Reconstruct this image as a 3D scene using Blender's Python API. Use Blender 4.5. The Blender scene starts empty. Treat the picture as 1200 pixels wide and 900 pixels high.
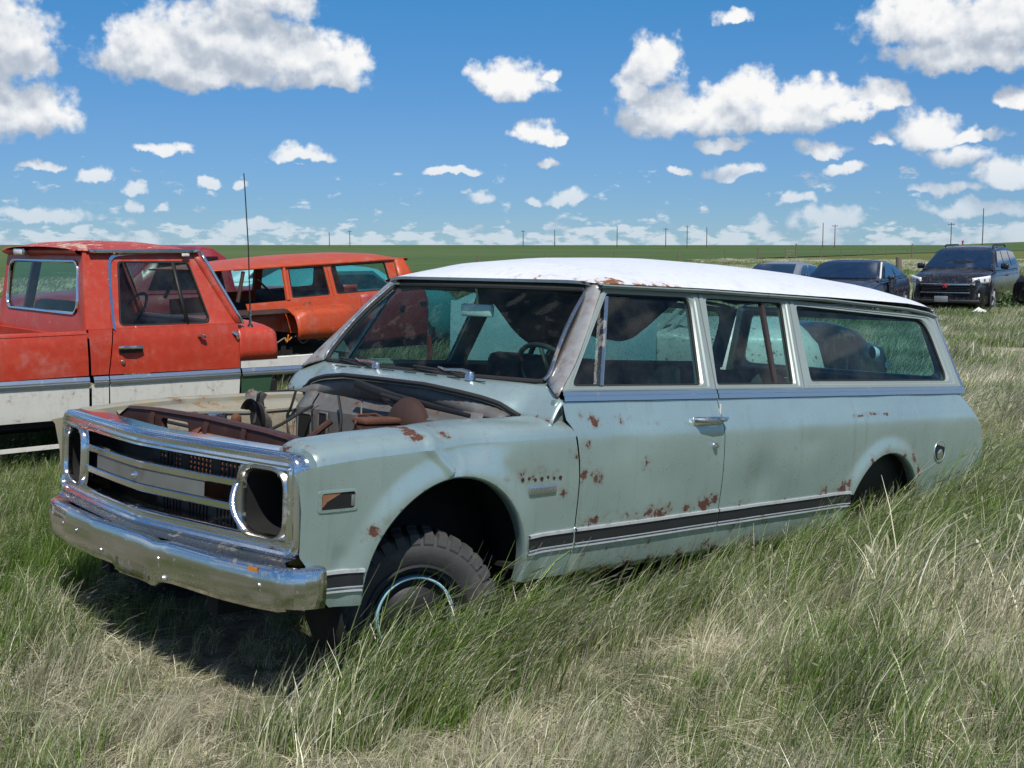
import bpy, bmesh, math, random
import numpy as np
from mathutils import Vector, Matrix, noise
random.seed(7); np.random.seed(7)
SC = bpy.context.scene
COL = SC.collection
R_ = math.radians

# ------------------------------------------------------------------ camera
# world: X = towards the tail of the pale green wagon, Y = towards its far side, Z = up, metres
CAM = Vector((-3.0310, -4.4690, 1.7762))
C_RIGHT = Vector((0.717715, -0.696337, 0.0))
C_DOWN = Vector((-0.0771535, -0.0795222, -0.9938428))
C_FWD = Vector((0.6920495, 0.7132960, -0.1107991))
cam_d = bpy.data.cameras.new('camera')
cam = bpy.data.objects.new('camera', cam_d)
COL.objects.link(cam)
up_ = -C_DOWN; bk = -C_FWD
cam.matrix_world = Matrix(((C_RIGHT.x, up_.x, bk.x, CAM.x), (C_RIGHT.y, up_.y, bk.y, CAM.y),
                           (C_RIGHT.z, up_.z, bk.z, CAM.z), (0, 0, 0, 1)))
cam_d.sensor_width = 36.0
cam_d.lens = 1462.07 / 1200 * 36
cam_d.clip_start = 0.05
cam_d.clip_end = 30000
SC.camera = cam
HF = Vector((0.696337, 0.717715, 0.0))      # horizontal look direction
F_PX = 1462.07
def at(u, v, d):
    """point at horizontal distance d on the ray of a photo pixel"""
    r = C_FWD + C_RIGHT * ((u - 600) / F_PX) + C_DOWN * ((v - 450) / F_PX)
    return CAM + r * (d / r.dot(HF))
def ground_at(u, v):
    r = C_FWD + C_RIGHT * ((u - 600) / F_PX) + C_DOWN * ((v - 450) / F_PX)
    return CAM + r * (-CAM.z / r.z)

# ------------------------------------------------------------------ light
SUN_EL = 56.0
SUN_DIR = Vector((-0.54, -0.84, 0)).normalized() * math.cos(R_(SUN_EL)) + Vector((0, 0, math.sin(R_(SUN_EL))))
sun_d = bpy.data.lights.new('sun', 'SUN')
sun_d.energy = 4.5
sun_d.angle = R_(0.53)
sun_d.color = (1.0, 0.955, 0.885)
sun = bpy.data.objects.new('sun', sun_d)
COL.objects.link(sun)
sun.rotation_euler = SUN_DIR.to_track_quat('Z', 'Y').to_euler()
sun.location = (0, 0, 30)
SC.view_settings.view_transform = 'Standard'
SC.view_settings.look = 'None'
SC.view_settings.exposure = 0.0
SC.view_settings.gamma = 1.0
SC.view_settings.use_curve_mapping = False
SC.cycles.max_bounces = 7
SC.cycles.transparent_max_bounces = 14
SC.cycles.diffuse_bounces = 3
SC.cycles.glossy_bounces = 4
SC.cycles.transmission_bounces = 6
SC.cycles.caustics_reflective = False
SC.cycles.caustics_refractive = False
SC.cycles.sample_clamp_indirect = 6
try:
    SC.cycles.use_denoising = True
    SC.cycles.denoiser = 'OPENIMAGEDENOISE'
    SC.cycles.denoising_input_passes = 'RGB_ALBEDO_NORMAL'
    SC.cycles.denoising_prefilter = 'NONE'
except Exception:
    pass

# ------------------------------------------------------------------ sky with cumulus
W = bpy.data.worlds.new('World')
SC.world = W
W.use_nodes = True
wn = W.node_tree.nodes; wl = W.node_tree.links
wn.clear()
class NB:
    """small helper that chains shader nodes"""
    def __init__(s, tree): s.t = tree; s.n = tree.nodes; s.l = tree.links
    def put(s, sock, v):
        if v is None: return
        if isinstance(v, bpy.types.NodeSocket): s.l.new(v, sock)
        else: sock.default_value = v
    def math(s, op, a, b=None, c=None, clamp=False):
        n = s.n.new('ShaderNodeMath'); n.operation = op; n.use_clamp = clamp
        s.put(n.inputs[0], a); s.put(n.inputs[1], b); s.put(n.inputs[2], c)
        return n.outputs[0]
    def vmath(s, op, a, b=None, scale=None):
        n = s.n.new('ShaderNodeVectorMath'); n.operation = op
        s.put(n.inputs[0], a); s.put(n.inputs[1], b)
        if scale is not None: s.put(n.inputs['Scale'], scale)
        return n.outputs['Value'] if op in ('DOT_PRODUCT', 'LENGTH', 'DISTANCE') else n.outputs[0]
    def noise(s, vec, scale, detail=4, rough=.5, dist=0.0, out='Fac', dim='3D'):
        n = s.n.new('ShaderNodeTexNoise'); n.noise_dimensions = dim
        s.put(n.inputs['Vector'], vec); n.inputs['Scale'].default_value = scale
        n.inputs['Detail'].default_value = detail; n.inputs['Roughness'].default_value = rough
        n.inputs['Distortion'].default_value = dist
        return n.outputs[out]
    def comb(s, x, y, z=0.0):
        n = s.n.new('ShaderNodeCombineXYZ'); s.put(n.inputs[0], x); s.put(n.inputs[1], y); s.put(n.inputs[2], z)
        return n.outputs[0]
    def sep(s, v):
        n = s.n.new('ShaderNodeSeparateXYZ'); s.put(n.inputs[0], v); return n.outputs
    def smooth(s, v, a, b, lo=0.0, hi=1.0):
        n = s.n.new('ShaderNodeMapRange'); n.interpolation_type = 'SMOOTHSTEP'
        s.put(n.inputs[0], v); s.put(n.inputs[1], a); s.put(n.inputs[2], b); s.put(n.inputs[3], lo); s.put(n.inputs[4], hi)
        return n.outputs[0]
    def mix(s, f, a, b, blend='MIX'):
        n = s.n.new('ShaderNodeMix'); n.data_type = 'RGBA'; n.blend_type = blend
        s.put(n.inputs[0], f); s.put(n.inputs[6], a); s.put(n.inputs[7], b)
        return n.outputs[2]
    def ramp(s, f, stops):
        n = s.n.new('ShaderNodeValToRGB'); e = n.color_ramp.elements
        while len(e) < len(stops): e.new(0.5)
        for k, (p, c) in zip(e, stops): k.position = p; k.color = (*c, 1) if len(c) == 3 else c
        s.put(n.inputs[0], f); return n.outputs[0]
nb = NB(W.node_tree)
geo = wn.new('ShaderNodeTexCoord')
dirv = geo.outputs['Generated']
sky = wn.new('ShaderNodeTexSky')
sky.sky_type = 'NISHITA'
sky.sun_disc = False
sky.sun_elevation = R_(SUN_EL)
sky.sun_rotation = math.atan2(SUN_DIR.x, SUN_DIR.y)
sky.altitude = 300
sky.air_density = 1.0
sky.dust_density = 0.0
sky.ozone_density = 1.6
SKY_K = 0.092
SKY_T = [(0.0, (.335, .57, .99)), (.01, (.31, .53, .94)), (.036, (.33, .57, .93)), (.107, (.26, .67, 1.01)), (.5, (.48, .80, 1.05))]
# azimuth / elevation (degrees) of the view ray; azimuth 0 = the road side the photo looks at
xr = nb.vmath('DOT_PRODUCT', dirv, tuple(C_RIGHT))
xf = nb.vmath('DOT_PRODUCT', dirv, tuple(HF))
dz = nb.sep(dirv)[2]
az = nb.math('DEGREES', nb.math('ARCTAN2', xr, xf))
el = nb.math('DEGREES', nb.math('ARCSINE', dz))
def px_to_sky(u, v):
    r = (C_FWD + C_RIGHT * ((u - 600) / F_PX) + C_DOWN * ((v - 450) / F_PX)).normalized()
    return math.degrees(math.atan2(r.dot(C_RIGHT), r.dot(HF))), math.degrees(math.asin(r.z))
DEG = 25.5    # photo pixels per degree
CLOUDS = [  # u, v, half width, half height (photo pixels) of the puffs of each cumulus
 (8,45,62,62),(-30,20,80,60),(30,128,64,34),(-20,120,60,50),
 (185,55,72,46),(270,40,92,58),(240,84,96,26),(350,62,64,40),(405,72,34,30),(390,88,50,20),(300,-10,80,40),
 (598,92,48,25),(642,87,15,9),(628,154,28,14),(655,160,14,7),
 (768,72,34,36),(745,105,28,20),(770,128,55,34),(850,128,74,32),(878,108,44,30),(925,130,50,30),(955,112,52,22),(1030,115,36,20),(990,128,40,14),
 (848,168,36,9),(962,172,34,11),(858,200,34,11),(800,202,14,5),
 (1080,22,80,36),(1170,20,90,44),(1140,62,100,24),(860,19,26,10),(1194,112,24,14),
 (1088,152,40,26),(1128,182,42,14),(1150,154,28,10),(1030,163,16,9),(1180,203,40,18),
 (194,174,34,8),(350,181,42,11),(932,231,22,8),(976,253,40,19),(890,263,19,13),(1112,221,42,8),(1150,243,60,10),
 (156,243,13,10),(191,242,10,9),(156,221,16,9),(115,203,20,8),(50,192,22,6),(244,217,13,7),(282,216,15,6),
 (533,202,36,6),(569,233,20,9),(623,233,17,7),(664,232,22,9),(636,189,17,8),(990,196,22,8),(1190,275,40,18),(45,252,60,9),(300,262,40,8)]
cg = bpy.data.node_groups.new('cumulus_field', 'ShaderNodeTree')
cg.interface.new_socket('uv', in_out='INPUT', socket_type='NodeSocketVector')
cg.interface.new_socket('field', in_out='OUTPUT', socket_type='NodeSocketFloat')
gi = cg.nodes.new('NodeGroupInput'); go = cg.nodes.new('NodeGroupOutput')
gb = NB(cg)
gu = gb.sep(gi.outputs[0])
acc = None
for (u, v, a, b) in CLOUDS:
    cx, cy = px_to_sky(u, v + b * 0.25)
    hw, hh = a / DEG * 1.06, b / DEG * 1.25
    du = gb.math('MULTIPLY_ADD', gu[0], 1 / hw, -cx / hw)
    dv = gb.math('MULTIPLY_ADD', gu[1], 1 / hh, -cy / hh)
    dv = gb.math('MAXIMUM', dv, gb.math('MULTIPLY', dv, -1.75))
    q = gb.math('MULTIPLY_ADD', dv, dv, gb.math('MULTIPLY', du, du))
    q = gb.math('SUBTRACT', 1.0, q)
    acc = q if acc is None else gb.math('SMOOTH_MAX', acc, q, 0.25)
cg.links.new(acc, go.inputs[0])
pt = nb.comb(az, el, 0)
# turbulent edges: the lookup is displaced by two octaves of noise, then finer noise erodes the rim
w1 = nb.vmath('SUBTRACT', nb.noise(pt, 0.42, 2, .55, out='Color', dim='2D'), (.5, .5, .5))
w2 = nb.vmath('SUBTRACT', nb.noise(pt, 1.7, 3, .6, out='Color', dim='2D'), (.5, .5, .5))
ptw = nb.vmath('ADD', nb.vmath('ADD', pt, nb.vmath('MULTIPLY', w1, (1.5, 1.0, 0))), nb.vmath('MULTIPLY', w2, (.45, .42, 0)))
def cum(v):
    g = wn.new('ShaderNodeGroup'); g.node_tree = cg; wl.new(v, g.inputs[0]); return g.outputs[0]
er = nb.noise(pt, 1.25, 5, .52, dim='2D')
er = nb.math('MULTIPLY_ADD', er, 1.5, -0.76)
# low along the horizon, and small scraps between the big ones
lowq = nb.comb(nb.math('MULTIPLY', az, 0.75), nb.math('MULTIPLY', el, 2.1), 0)
low = nb.noise(lowq, 1.0, 5, .58, dim='2D')
low_f = nb.math('SUBTRACT', nb.math('MULTIPLY', nb.math('SUBTRACT', low, 0.39), 5.0), nb.smooth(el, 0.3, 2.2, 0.0, 3.2))
whisp = nb.noise(nb.comb(nb.math('MULTIPLY', az, 0.5), nb.math('MULTIPLY', el, 1.3), 0), 1.1, 5, .6, dim='2D')
whisp_f = nb.math('SUBTRACT', nb.math('MULTIPLY', nb.math('SUBTRACT', whisp, 0.63), 4.0), nb.smooth(el, 2.6, 7.0, 0.0, 2.0))
c_main = cum(ptw)
base_f = nb.math('MAXIMUM', c_main, nb.math('MAXIMUM', low_f, whisp_f))
fld = nb.math('ADD', base_f, er)
mask = nb.smooth(fld, -0.05, 0.70)
# self-shading: how much cloud lies above (towards the sun) compared with here
up_f = cum(nb.vmath('ADD', ptw, (0.30, 1.25, 0)))
soft = nb.noise(pt, 0.9, 3, .5, dim='2D'); soft_up = nb.noise(nb.vmath('ADD', pt, (0.10, 0.42, 0)), 0.9, 3, .5, dim='2D')
lit = nb.math('ADD', nb.math('SUBTRACT', base_f, up_f), nb.math('MULTIPLY', nb.math('SUBTRACT', soft, soft_up), 1.6))
lit = nb.smooth(lit, -0.75, 1.25)
bill = nb.noise(ptw, 0.8, 3, .5, dim='2D')
lit = nb.math('ADD', lit, nb.math('MULTIPLY_ADD', bill, 0.6, -0.24), clamp=True)
CL = [(0.0, (.42, .48, .57)), (0.30, (.56, .61, .68)), (0.62, (.78, .81, .85)), (1.0, (.98, .975, .96))]
ccol = nb.ramp(lit, CL)
# far, low clouds drown in the bluish air
far_t = nb.smooth(el, 0.0, 6.0, 0.50, 0.0)
ccol = nb.mix(far_t, ccol, (.55, .66, .78, 1))
# clear-sky colour: the Sky Texture, toned down and pulled to blue where the long air path washes it out
tint = nb.ramp(nb.smooth(el, -2.0, 60.0), SKY_T)
skyc = nb.mix(1.0, nb.mix(1.0, sky.outputs[0], (SKY_K, SKY_K, SKY_K, 1), 'MULTIPLY'), tint, 'MULTIPLY')
thin = nb.math('MULTIPLY', mask, nb.smooth(el, -0.2, 5.0, 0.60, 0.97))
bgA = wn.new('ShaderNodeBackground'); wl.new(nb.mix(thin, skyc, ccol), bgA.inputs[0])
# the same weather carries on round the rest of the sky
sq = nb.comb(nb.math('MULTIPLY', az, 0.055), nb.math('MULTIPLY', el, 0.16), 3.7)
wild = nb.noise(sq, 2.2, 4, .55, dim='2D')
wm = nb.smooth(wild, 0.56, 0.66)
wc = nb.ramp(nb.smooth(wild, .56, .80), [(0, (.95, .95, .95)), (.5, (.85, .87, .9)), (1, (.55, .6, .68))])
bgB = wn.new('ShaderNodeBackground'); wl.new(nb.mix(wm, skyc, wc), bgB.inputs[0])
outside = nb.math('MAXIMUM', nb.smooth(nb.math('ABSOLUTE', az), 25.0, 30.0), nb.smooth(el, 12.5, 16.0))
wmix = wn.new('ShaderNodeMixShader')
wl.new(outside, wmix.inputs[0]); wl.new(bgA.outputs[0], wmix.inputs[1]); wl.new(bgB.outputs[0], wmix.inputs[2])
W.cycles.sampling_method = 'MANUAL'
W.cycles.sample_map_resolution = 512
wo = wn.new('ShaderNodeOutputWorld')
wl.new(wmix.outputs[0], wo.inputs[0])

# ------------------------------------------------------------------ materials
MATS = {}
def new_mat(name):
    m = bpy.data.materials.new(name); m.use_nodes = True
    nt = m.node_tree; b = NB(nt)
    p = nt.nodes['Principled BSDF']
    MATS[name] = m
    return m, b, p
def c4(c): return (c[0], c[1], c[2], 1)
def obj_co(b):
    return b.n.new('ShaderNodeTexCoord').outputs['Object']
def bump(b, p, h, strength=.3, dist=.01):
    n = b.n.new('ShaderNodeBump'); n.inputs['Strength'].default_value = strength; n.inputs['Distance'].default_value = dist
    b.l.new(h, n.inputs['Height']); b.l.new(n.outputs[0], p.inputs['Normal'])
def pm(name, col, rough=.5, metal=0.0, var=.25, scale=6, bmp=0.0, coat=0.0, spec=.5, dirt=None, dirt_amt=.5):
    """plain procedural material: base colour broken up by noise, optional dirt patches and relief"""
    m, b, p = new_mat(name)
    co = obj_co(b)
    n1 = b.noise(co, scale, 5, .6)
    f = b.math('MULTIPLY_ADD', n1, var * 2, 1 - var)
    c = b.mix(1.0, c4(col), b.comb(f, f, f), 'MULTIPLY')
    if dirt:
        n2 = b.noise(co, scale * .55, 7, .68)
        c = b.mix(b.smooth(n2, .62 - dirt_amt * .25, .74), c, c4(dirt))
    b.put(p.inputs['Base Color'], c)
    b.put(p.inputs['Roughness'], b.math('MULTIPLY_ADD', n1, .25, rough - .12, clamp=True))
    p.inputs['Metallic'].default_value = metal
    p.inputs['Specular IOR Level'].default_value = spec
    p.inputs['Coat Weight'].default_value = coat
    if bmp: bump(b, p, b.noise(co, scale * 6, 4, .6), bmp, .004)
    return m
def paint(name, col, rust=(.082, .032, .019), rough=.38, metal=0.0, fade=None, coat=.25, chalk=.12, speckle=.0, wavy=.05):
    """weathered car paint; the mesh attribute 'rust' says where it has been eaten through"""
    m, b, p = new_mat(name)
    co = obj_co(b)
    at_ = b.n.new('ShaderNodeAttribute'); at_.attribute_name = 'rust'
    big = b.noise(co, 1.6, 5, .6); fine = b.noise(co, 16, 6, .65); mid = b.noise(co, 42, 4, .6)
    f = b.math('MULTIPLY_ADD', big, chalk * 2, 1 - chalk)
    c = b.mix(1.0, c4(col), b.comb(f, f, f), 'MULTIPLY')
    if fade:
        c = b.mix(b.math('MULTIPLY', b.smooth(fine, .40, .72), .55), c, c4(fade))
    # vertical run-off streaks
    sv = b.vmath('MULTIPLY', co, (26, 26, 1.6))
    st = b.noise(sv, 1.0, 3, .6)
    c = b.mix(b.math('MULTIPLY', b.smooth(st, .52, .80), .24), c, (.23, .20, .16, 1))
    blot = b.noise(co, 4.5, 6, .7)
    c = b.mix(b.math('MULTIPLY', b.smooth(blot, .5, .75), .24), c, (.42, .42, .38, 1))
    scr = b.noise(b.vmath('MULTIPLY', co, (3.0, 3.0, 60)), 1.0, 4, .7)
    c = b.mix(b.math('MULTIPLY', b.smooth(scr, .66, .74), .22), c, (.55, .56, .54, 1))
    rr = b.math('ADD', b.math('MULTIPLY', at_.outputs['Fac'], .85), b.math('MULTIPLY_ADD', fine, 2.6, -1.30))
    rr = b.math('ADD', rr, b.math('MULTIPLY_ADD', mid, 1.1, -.55))
    if speckle:
        sp = b.noise(co, 30, 2, .5)
        rr = b.math('MAXIMUM', rr, b.math('MULTIPLY_ADD', sp, 6.0, -6 * (.80 - speckle * .1)))
    rm = b.smooth(rr, .47, .66)
    halo = b.smooth(rr, .08, .56)
    rc = b.ramp(b.noise(co, 55, 5, .7), [(.25, (rust[0] * .45, rust[1] * .5, rust[2] * .6)), (.5, rust), (.78, (rust[0] * 2.0, rust[1] * 1.8, rust[2] * 1.5))])
    c = b.mix(b.math('MULTIPLY', halo, .5), c, (col[0] * .62 + .06, col[1] * .5 + .03, col[2] * .45 + .015, 1))
    c = b.mix(rm, c, rc)
    b.put(p.inputs['Base Color'], c)
    ro = b.math('MULTIPLY_ADD', fine, .22, rough - .1)
    b.put(p.inputs['Roughness'], b.math('MAXIMUM', ro, b.math('MULTIPLY', rm, .9)))
    b.put(p.inputs['Metallic'], b.math('MULTIPLY', b.math('SUBTRACT', 1.0, rm), metal))
    b.put(p.inputs['Coat Weight'], b.math('MULTIPLY', b.math('SUBTRACT', 1.0, halo), coat))
    p.inputs['Coat Roughness'].default_value = .22
    h = b.math('ADD', b.math('MULTIPLY', rm, b.math('MULTIPLY_ADD', mid, .8, -.9)), b.math('MULTIPLY', b.noise(co, 3.2, 2, .5), wavy * 20))
    bump(b, p, h, .35, .004)
    return m
def chrome(name, col=(.72, .73, .74), rough=.14, pit=.35, pitcol=(.16, .12, .085), wav=.15, film=0.0):
    m, b, p = new_mat(name)
    co = obj_co(b)
    n = b.noise(co, 9, 7, .7); n2 = b.noise(co, 70, 4, .6); n3 = b.noise(co, 2.4, 3, .5)
    pm_ = b.math('MULTIPLY', b.smooth(b.math('ADD', n, b.math('MULTIPLY_ADD', n2, .3, -.15)), .64 - pit * .12, .72), .85)
    c = b.mix(pm_, c4(col), c4(pitcol))
    if film: c = b.mix(b.math('MULTIPLY', b.smooth(n3, .3, .7), film), c, (.30, .27, .20, 1))
    b.put(p.inputs['Base Color'], c)
    b.put(p.inputs['Metallic'], b.math('SUBTRACT', 1.0, b.math('MULTIPLY', pm_, .8)))
    b.put(p.inputs['Roughness'], b.math('ADD', b.math('MULTIPLY_ADD', n2, .12, rough - .05), b.math('MULTIPLY', pm_, .5)))
    bump(b, p, b.noise(co, 5, 3, .5), wav, .006)
    return m
def glass(name, tint=(.62, .86, .83), refl=.10, dust=.05):
    m = bpy.data.materials.new(name); m.use_nodes = True; MATS[name] = m
    nt = m.node_tree; b = NB(nt); nt.nodes.clear()
    tr = nt.nodes.new('ShaderNodeBsdfTransparent'); tr.inputs[0].default_value = c4(tint)
    gl = nt.nodes.new('ShaderNodeBsdfGlossy'); gl.inputs['Roughness'].default_value = .03; gl.inputs[0].default_value = (.9, .95, 1, 1)
    df = nt.nodes.new('ShaderNodeBsdfDiffuse'); df.inputs[0].default_value = (.42, .46, .42, 1)
    fr = nt.nodes.new('ShaderNodeFresnel'); fr.inputs[0].default_value = 1.5
    co = obj_co(b)
    m1 = nt.nodes.new('ShaderNodeMixShader'); m2 = nt.nodes.new('ShaderNodeMixShader')
    b.put(m1.inputs[0], b.math('MULTIPLY', fr.outputs[0], refl * 10, clamp=True))
    nt.links.new(tr.outputs[0], m1.inputs[1]); nt.links.new(gl.outputs[0], m1.inputs[2])
    dn = b.noise(co, 4, 6, .65)
    b.put(m2.inputs[0], b.math('MULTIPLY', b.smooth(dn, .3, .75), dust))
    nt.links.new(m1.outputs[0], m2.inputs[1]); nt.links.new(df.outputs[0], m2.inputs[2])
    o = nt.nodes.new('ShaderNodeOutputMaterial'); nt.links.new(m2.outputs[0], o.inputs[0])
    return m
paint('mint_paint', (.385, .508, .495), rough=.29, metal=.55, coat=.40, chalk=.20, speckle=.10, wavy=.11)
paint('white_roof_paint', (.74, .76, .79), rough=.42, coat=.2, chalk=.06, rust=(.20, .075, .025), wavy=.03)
paint('red_paint', (.45, .038, .015), rough=.46, coat=.12, fade=(.52, .075, .035), chalk=.16, rust=(.50, .34, .27))
paint('white_truck_paint', (.66, .65, .59), rough=.45, coat=.15, chalk=.10, speckle=.1)
paint('orange_paint', (.47, .058, .012), rough=.45, coat=.12, fade=(.50, .095, .03), chalk=.16, rust=(.16, .06, .03))
paint('faded_red_paint', (.36, .045, .035), rough=.5, coat=.1, fade=(.40, .09, .07), chalk=.15)
paint('blue_white_paint', (.44, .64, .68), rough=.48, coat=.1, chalk=.14, speckle=.12)
paint('turquoise_paint', (.08, .34, .36), rough=.45, coat=.1, chalk=.12)
paint('dark_red_paint', (.22, .012, .02), rough=.4, coat=.2)
paint('black_paint', (.007, .009, .014), rough=.22, coat=.35, chalk=.03, wavy=.0)
paint('navy_paint', (.009, .014, .030), rough=.22, coat=.4, chalk=.03, wavy=.0)
paint('silver_paint', (.34, .37, .40), rough=.3, metal=.5, coat=.5, wavy=.0)
paint('bay_paint', (.115, .12, .122), rough=.6, coat=0, chalk=.3, fade=(.10, .085, .07), rust=(.10, .042, .022))
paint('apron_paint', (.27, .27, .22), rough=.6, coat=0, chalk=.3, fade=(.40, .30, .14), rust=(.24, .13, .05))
paint('pillar_paint', (.40, .41, .40), rough=.32, metal=.45, coat=.2, fade=(.22, .13, .11), rust=(.10, .045, .04))
paint('frame_paint', (.33, .385, .355), rough=.38, metal=.3, coat=.2, chalk=.12, rust=(.13, .055, .04))
pm('maroon_primer', (.050, .020, .019), .62, var=.4, scale=7, bmp=.2, dirt=(.10, .045, .025), dirt_amt=.4)
pm('rust_metal', (.12, .045, .024), .85, var=.45, scale=9, bmp=.5, dirt=(.07, .03, .018), dirt_amt=.5)
pm('dark_rust', (.038, .017, .013), .8, var=.5, scale=12, bmp=.5, dirt=(.075, .032, .02), dirt_amt=.3)
pm('black_metal', (.014, .014, .015), .55, var=.4, scale=9, bmp=.15)
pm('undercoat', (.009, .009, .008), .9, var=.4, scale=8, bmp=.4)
pm('black_rubber', (.018, .018, .019), .75, var=.35, scale=10, bmp=.2)
pm('tyre_rubber', (.050, .050, .050), .82, var=.35, scale=14, bmp=.35, dirt=(.12, .11, .09), dirt_amt=.35)
pm('vinyl_dark', (.022, .026, .030), .6, var=.3, scale=7, bmp=.3)
pm('vinyl_grey', (.16, .165, .165), .6, var=.3, scale=5, bmp=.3, dirt=(.30, .28, .24), dirt_amt=.3)
pm('dash_paint', (.20, .27, .24), .5, var=.2, scale=6, dirt=(.28, .25, .18), dirt_amt=.4)
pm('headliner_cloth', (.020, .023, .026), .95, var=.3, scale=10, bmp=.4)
pm('black_trim', (.016, .017, .019), .45, var=.3, scale=12)
pm('white_plastic', (.72, .71, .66), .5, var=.12, scale=20, dirt=(.4, .36, .28), dirt_amt=.3)
pm('sky_blue_rim', (.30, .52, .60), .45, var=.2, scale=15, dirt=(.2, .14, .1), dirt_amt=.3)
pm('grille_insert_grey', (.30, .295, .28), .45, metal=.7, var=.2, scale=10, dirt=(.2, .18, .14), dirt_amt=.3)
pm('brown_panel', (.24, .115, .055), .8, var=.35, scale=8, bmp=.3, dirt=(.10, .05, .03), dirt_amt=.3)
pm('fence_wood', (.16, .135, .11), .9, var=.4, scale=6, bmp=.6)
pm('pole_wood', (.085, .07, .062), .9, var=.3, scale=3)
pm('insulator', (.12, .12, .12), .5)
pm('wire_steel', (.20, .19, .18), .5, metal=.8)
pm('amber_lens', (.55, .20, .03), .25, var=.15, spec=.6)
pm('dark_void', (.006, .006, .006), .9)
pm('alloy', (.45, .45, .46), .35, metal=.8, var=.2, scale=20)
pm('lamp_silver', (.82, .83, .84), .25, metal=.1, var=.2, scale=30)
pm('badge_red', (.35, .02, .02), .35)
pm('paper_white', (.75, .75, .72), .8, var=.1)
pm('rope_white', (.22, .20, .17), .9)
chrome('chrome', rough=.12, wav=.12)
chrome('chrome_dirty', (.60, .60, .60), rough=.22, pit=.8, film=.35, wav=.3)
chrome('bumper_chrome', (.66, .67, .69), rough=.13, pit=.25, film=.20, wav=.10)
chrome('anodised', (.62, .66, .70), rough=.3, pit=.15, wav=.1)
pm('trim_silver', (.55, .57, .58), .38, metal=.35, var=.2, scale=20, dirt=(.25, .22, .17), dirt_amt=.3)
pm('divider_metal', (.075, .055, .05), .5, metal=.4, var=.4, scale=20)
glass('windshield_glass', (.62, .84, .80), .035, .02)
glass('side_glass', (.46, .70, .70), .055, .05)
glass('dark_glass', (.22, .28, .29), .045, .02)
glass('lamp_glass', (.8, .85, .85), .1, .06)

# ------------------------------------------------------------------ mesh helpers
def lerp(a, b, t): return a + (b - a) * t
def interp(x, pts):
    if x <= pts[0][0]: return pts[0][1]
    for (a, va), (b, vb) in zip(pts, pts[1:]):
        if x <= b: return va + (vb - va) * (x - a) / (b - a)
    return pts[-1][1]
def sstep(t):
    t = max(0., min(1., t)); return t * t * (3 - 2 * t)
def resample(pts, n):
    """n points evenly spaced along a polyline of tuples"""
    P = [np.array(p, float) for p in pts]
    L = [0.]
    for a, b in zip(P, P[1:]): L.append(L[-1] + np.linalg.norm(b - a))
    out = []
    for k in range(n):
        s = L[-1] * k / (n - 1)
        j = min(max(np.searchsorted(L, s) - 1, 0), len(P) - 2)
        t = 0 if L[j + 1] == L[j] else (s - L[j]) / (L[j + 1] - L[j])
        out.append(tuple(P[j] + (P[j + 1] - P[j]) * t))
    return out
def spline(pts, n):
    """Catmull-Rom through tuples"""
    P = [np.array(p, float) for p in pts]; P = [2 * P[0] - P[1]] + P + [2 * P[-1] - P[-2]]
    out = []; m = len(P) - 3
    for k in range(n):
        s = k / (n - 1) * m; i = min(int(s), m - 1); t = s - i
        a, b_, c, d = P[i:i + 4]
        out.append(tuple(.5 * ((2 * b_) + (c - a) * t + (2 * a - 5 * b_ + 4 * c - d) * t * t + (3 * b_ - a - 3 * c + d) * t ** 3)))
    return out
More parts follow.
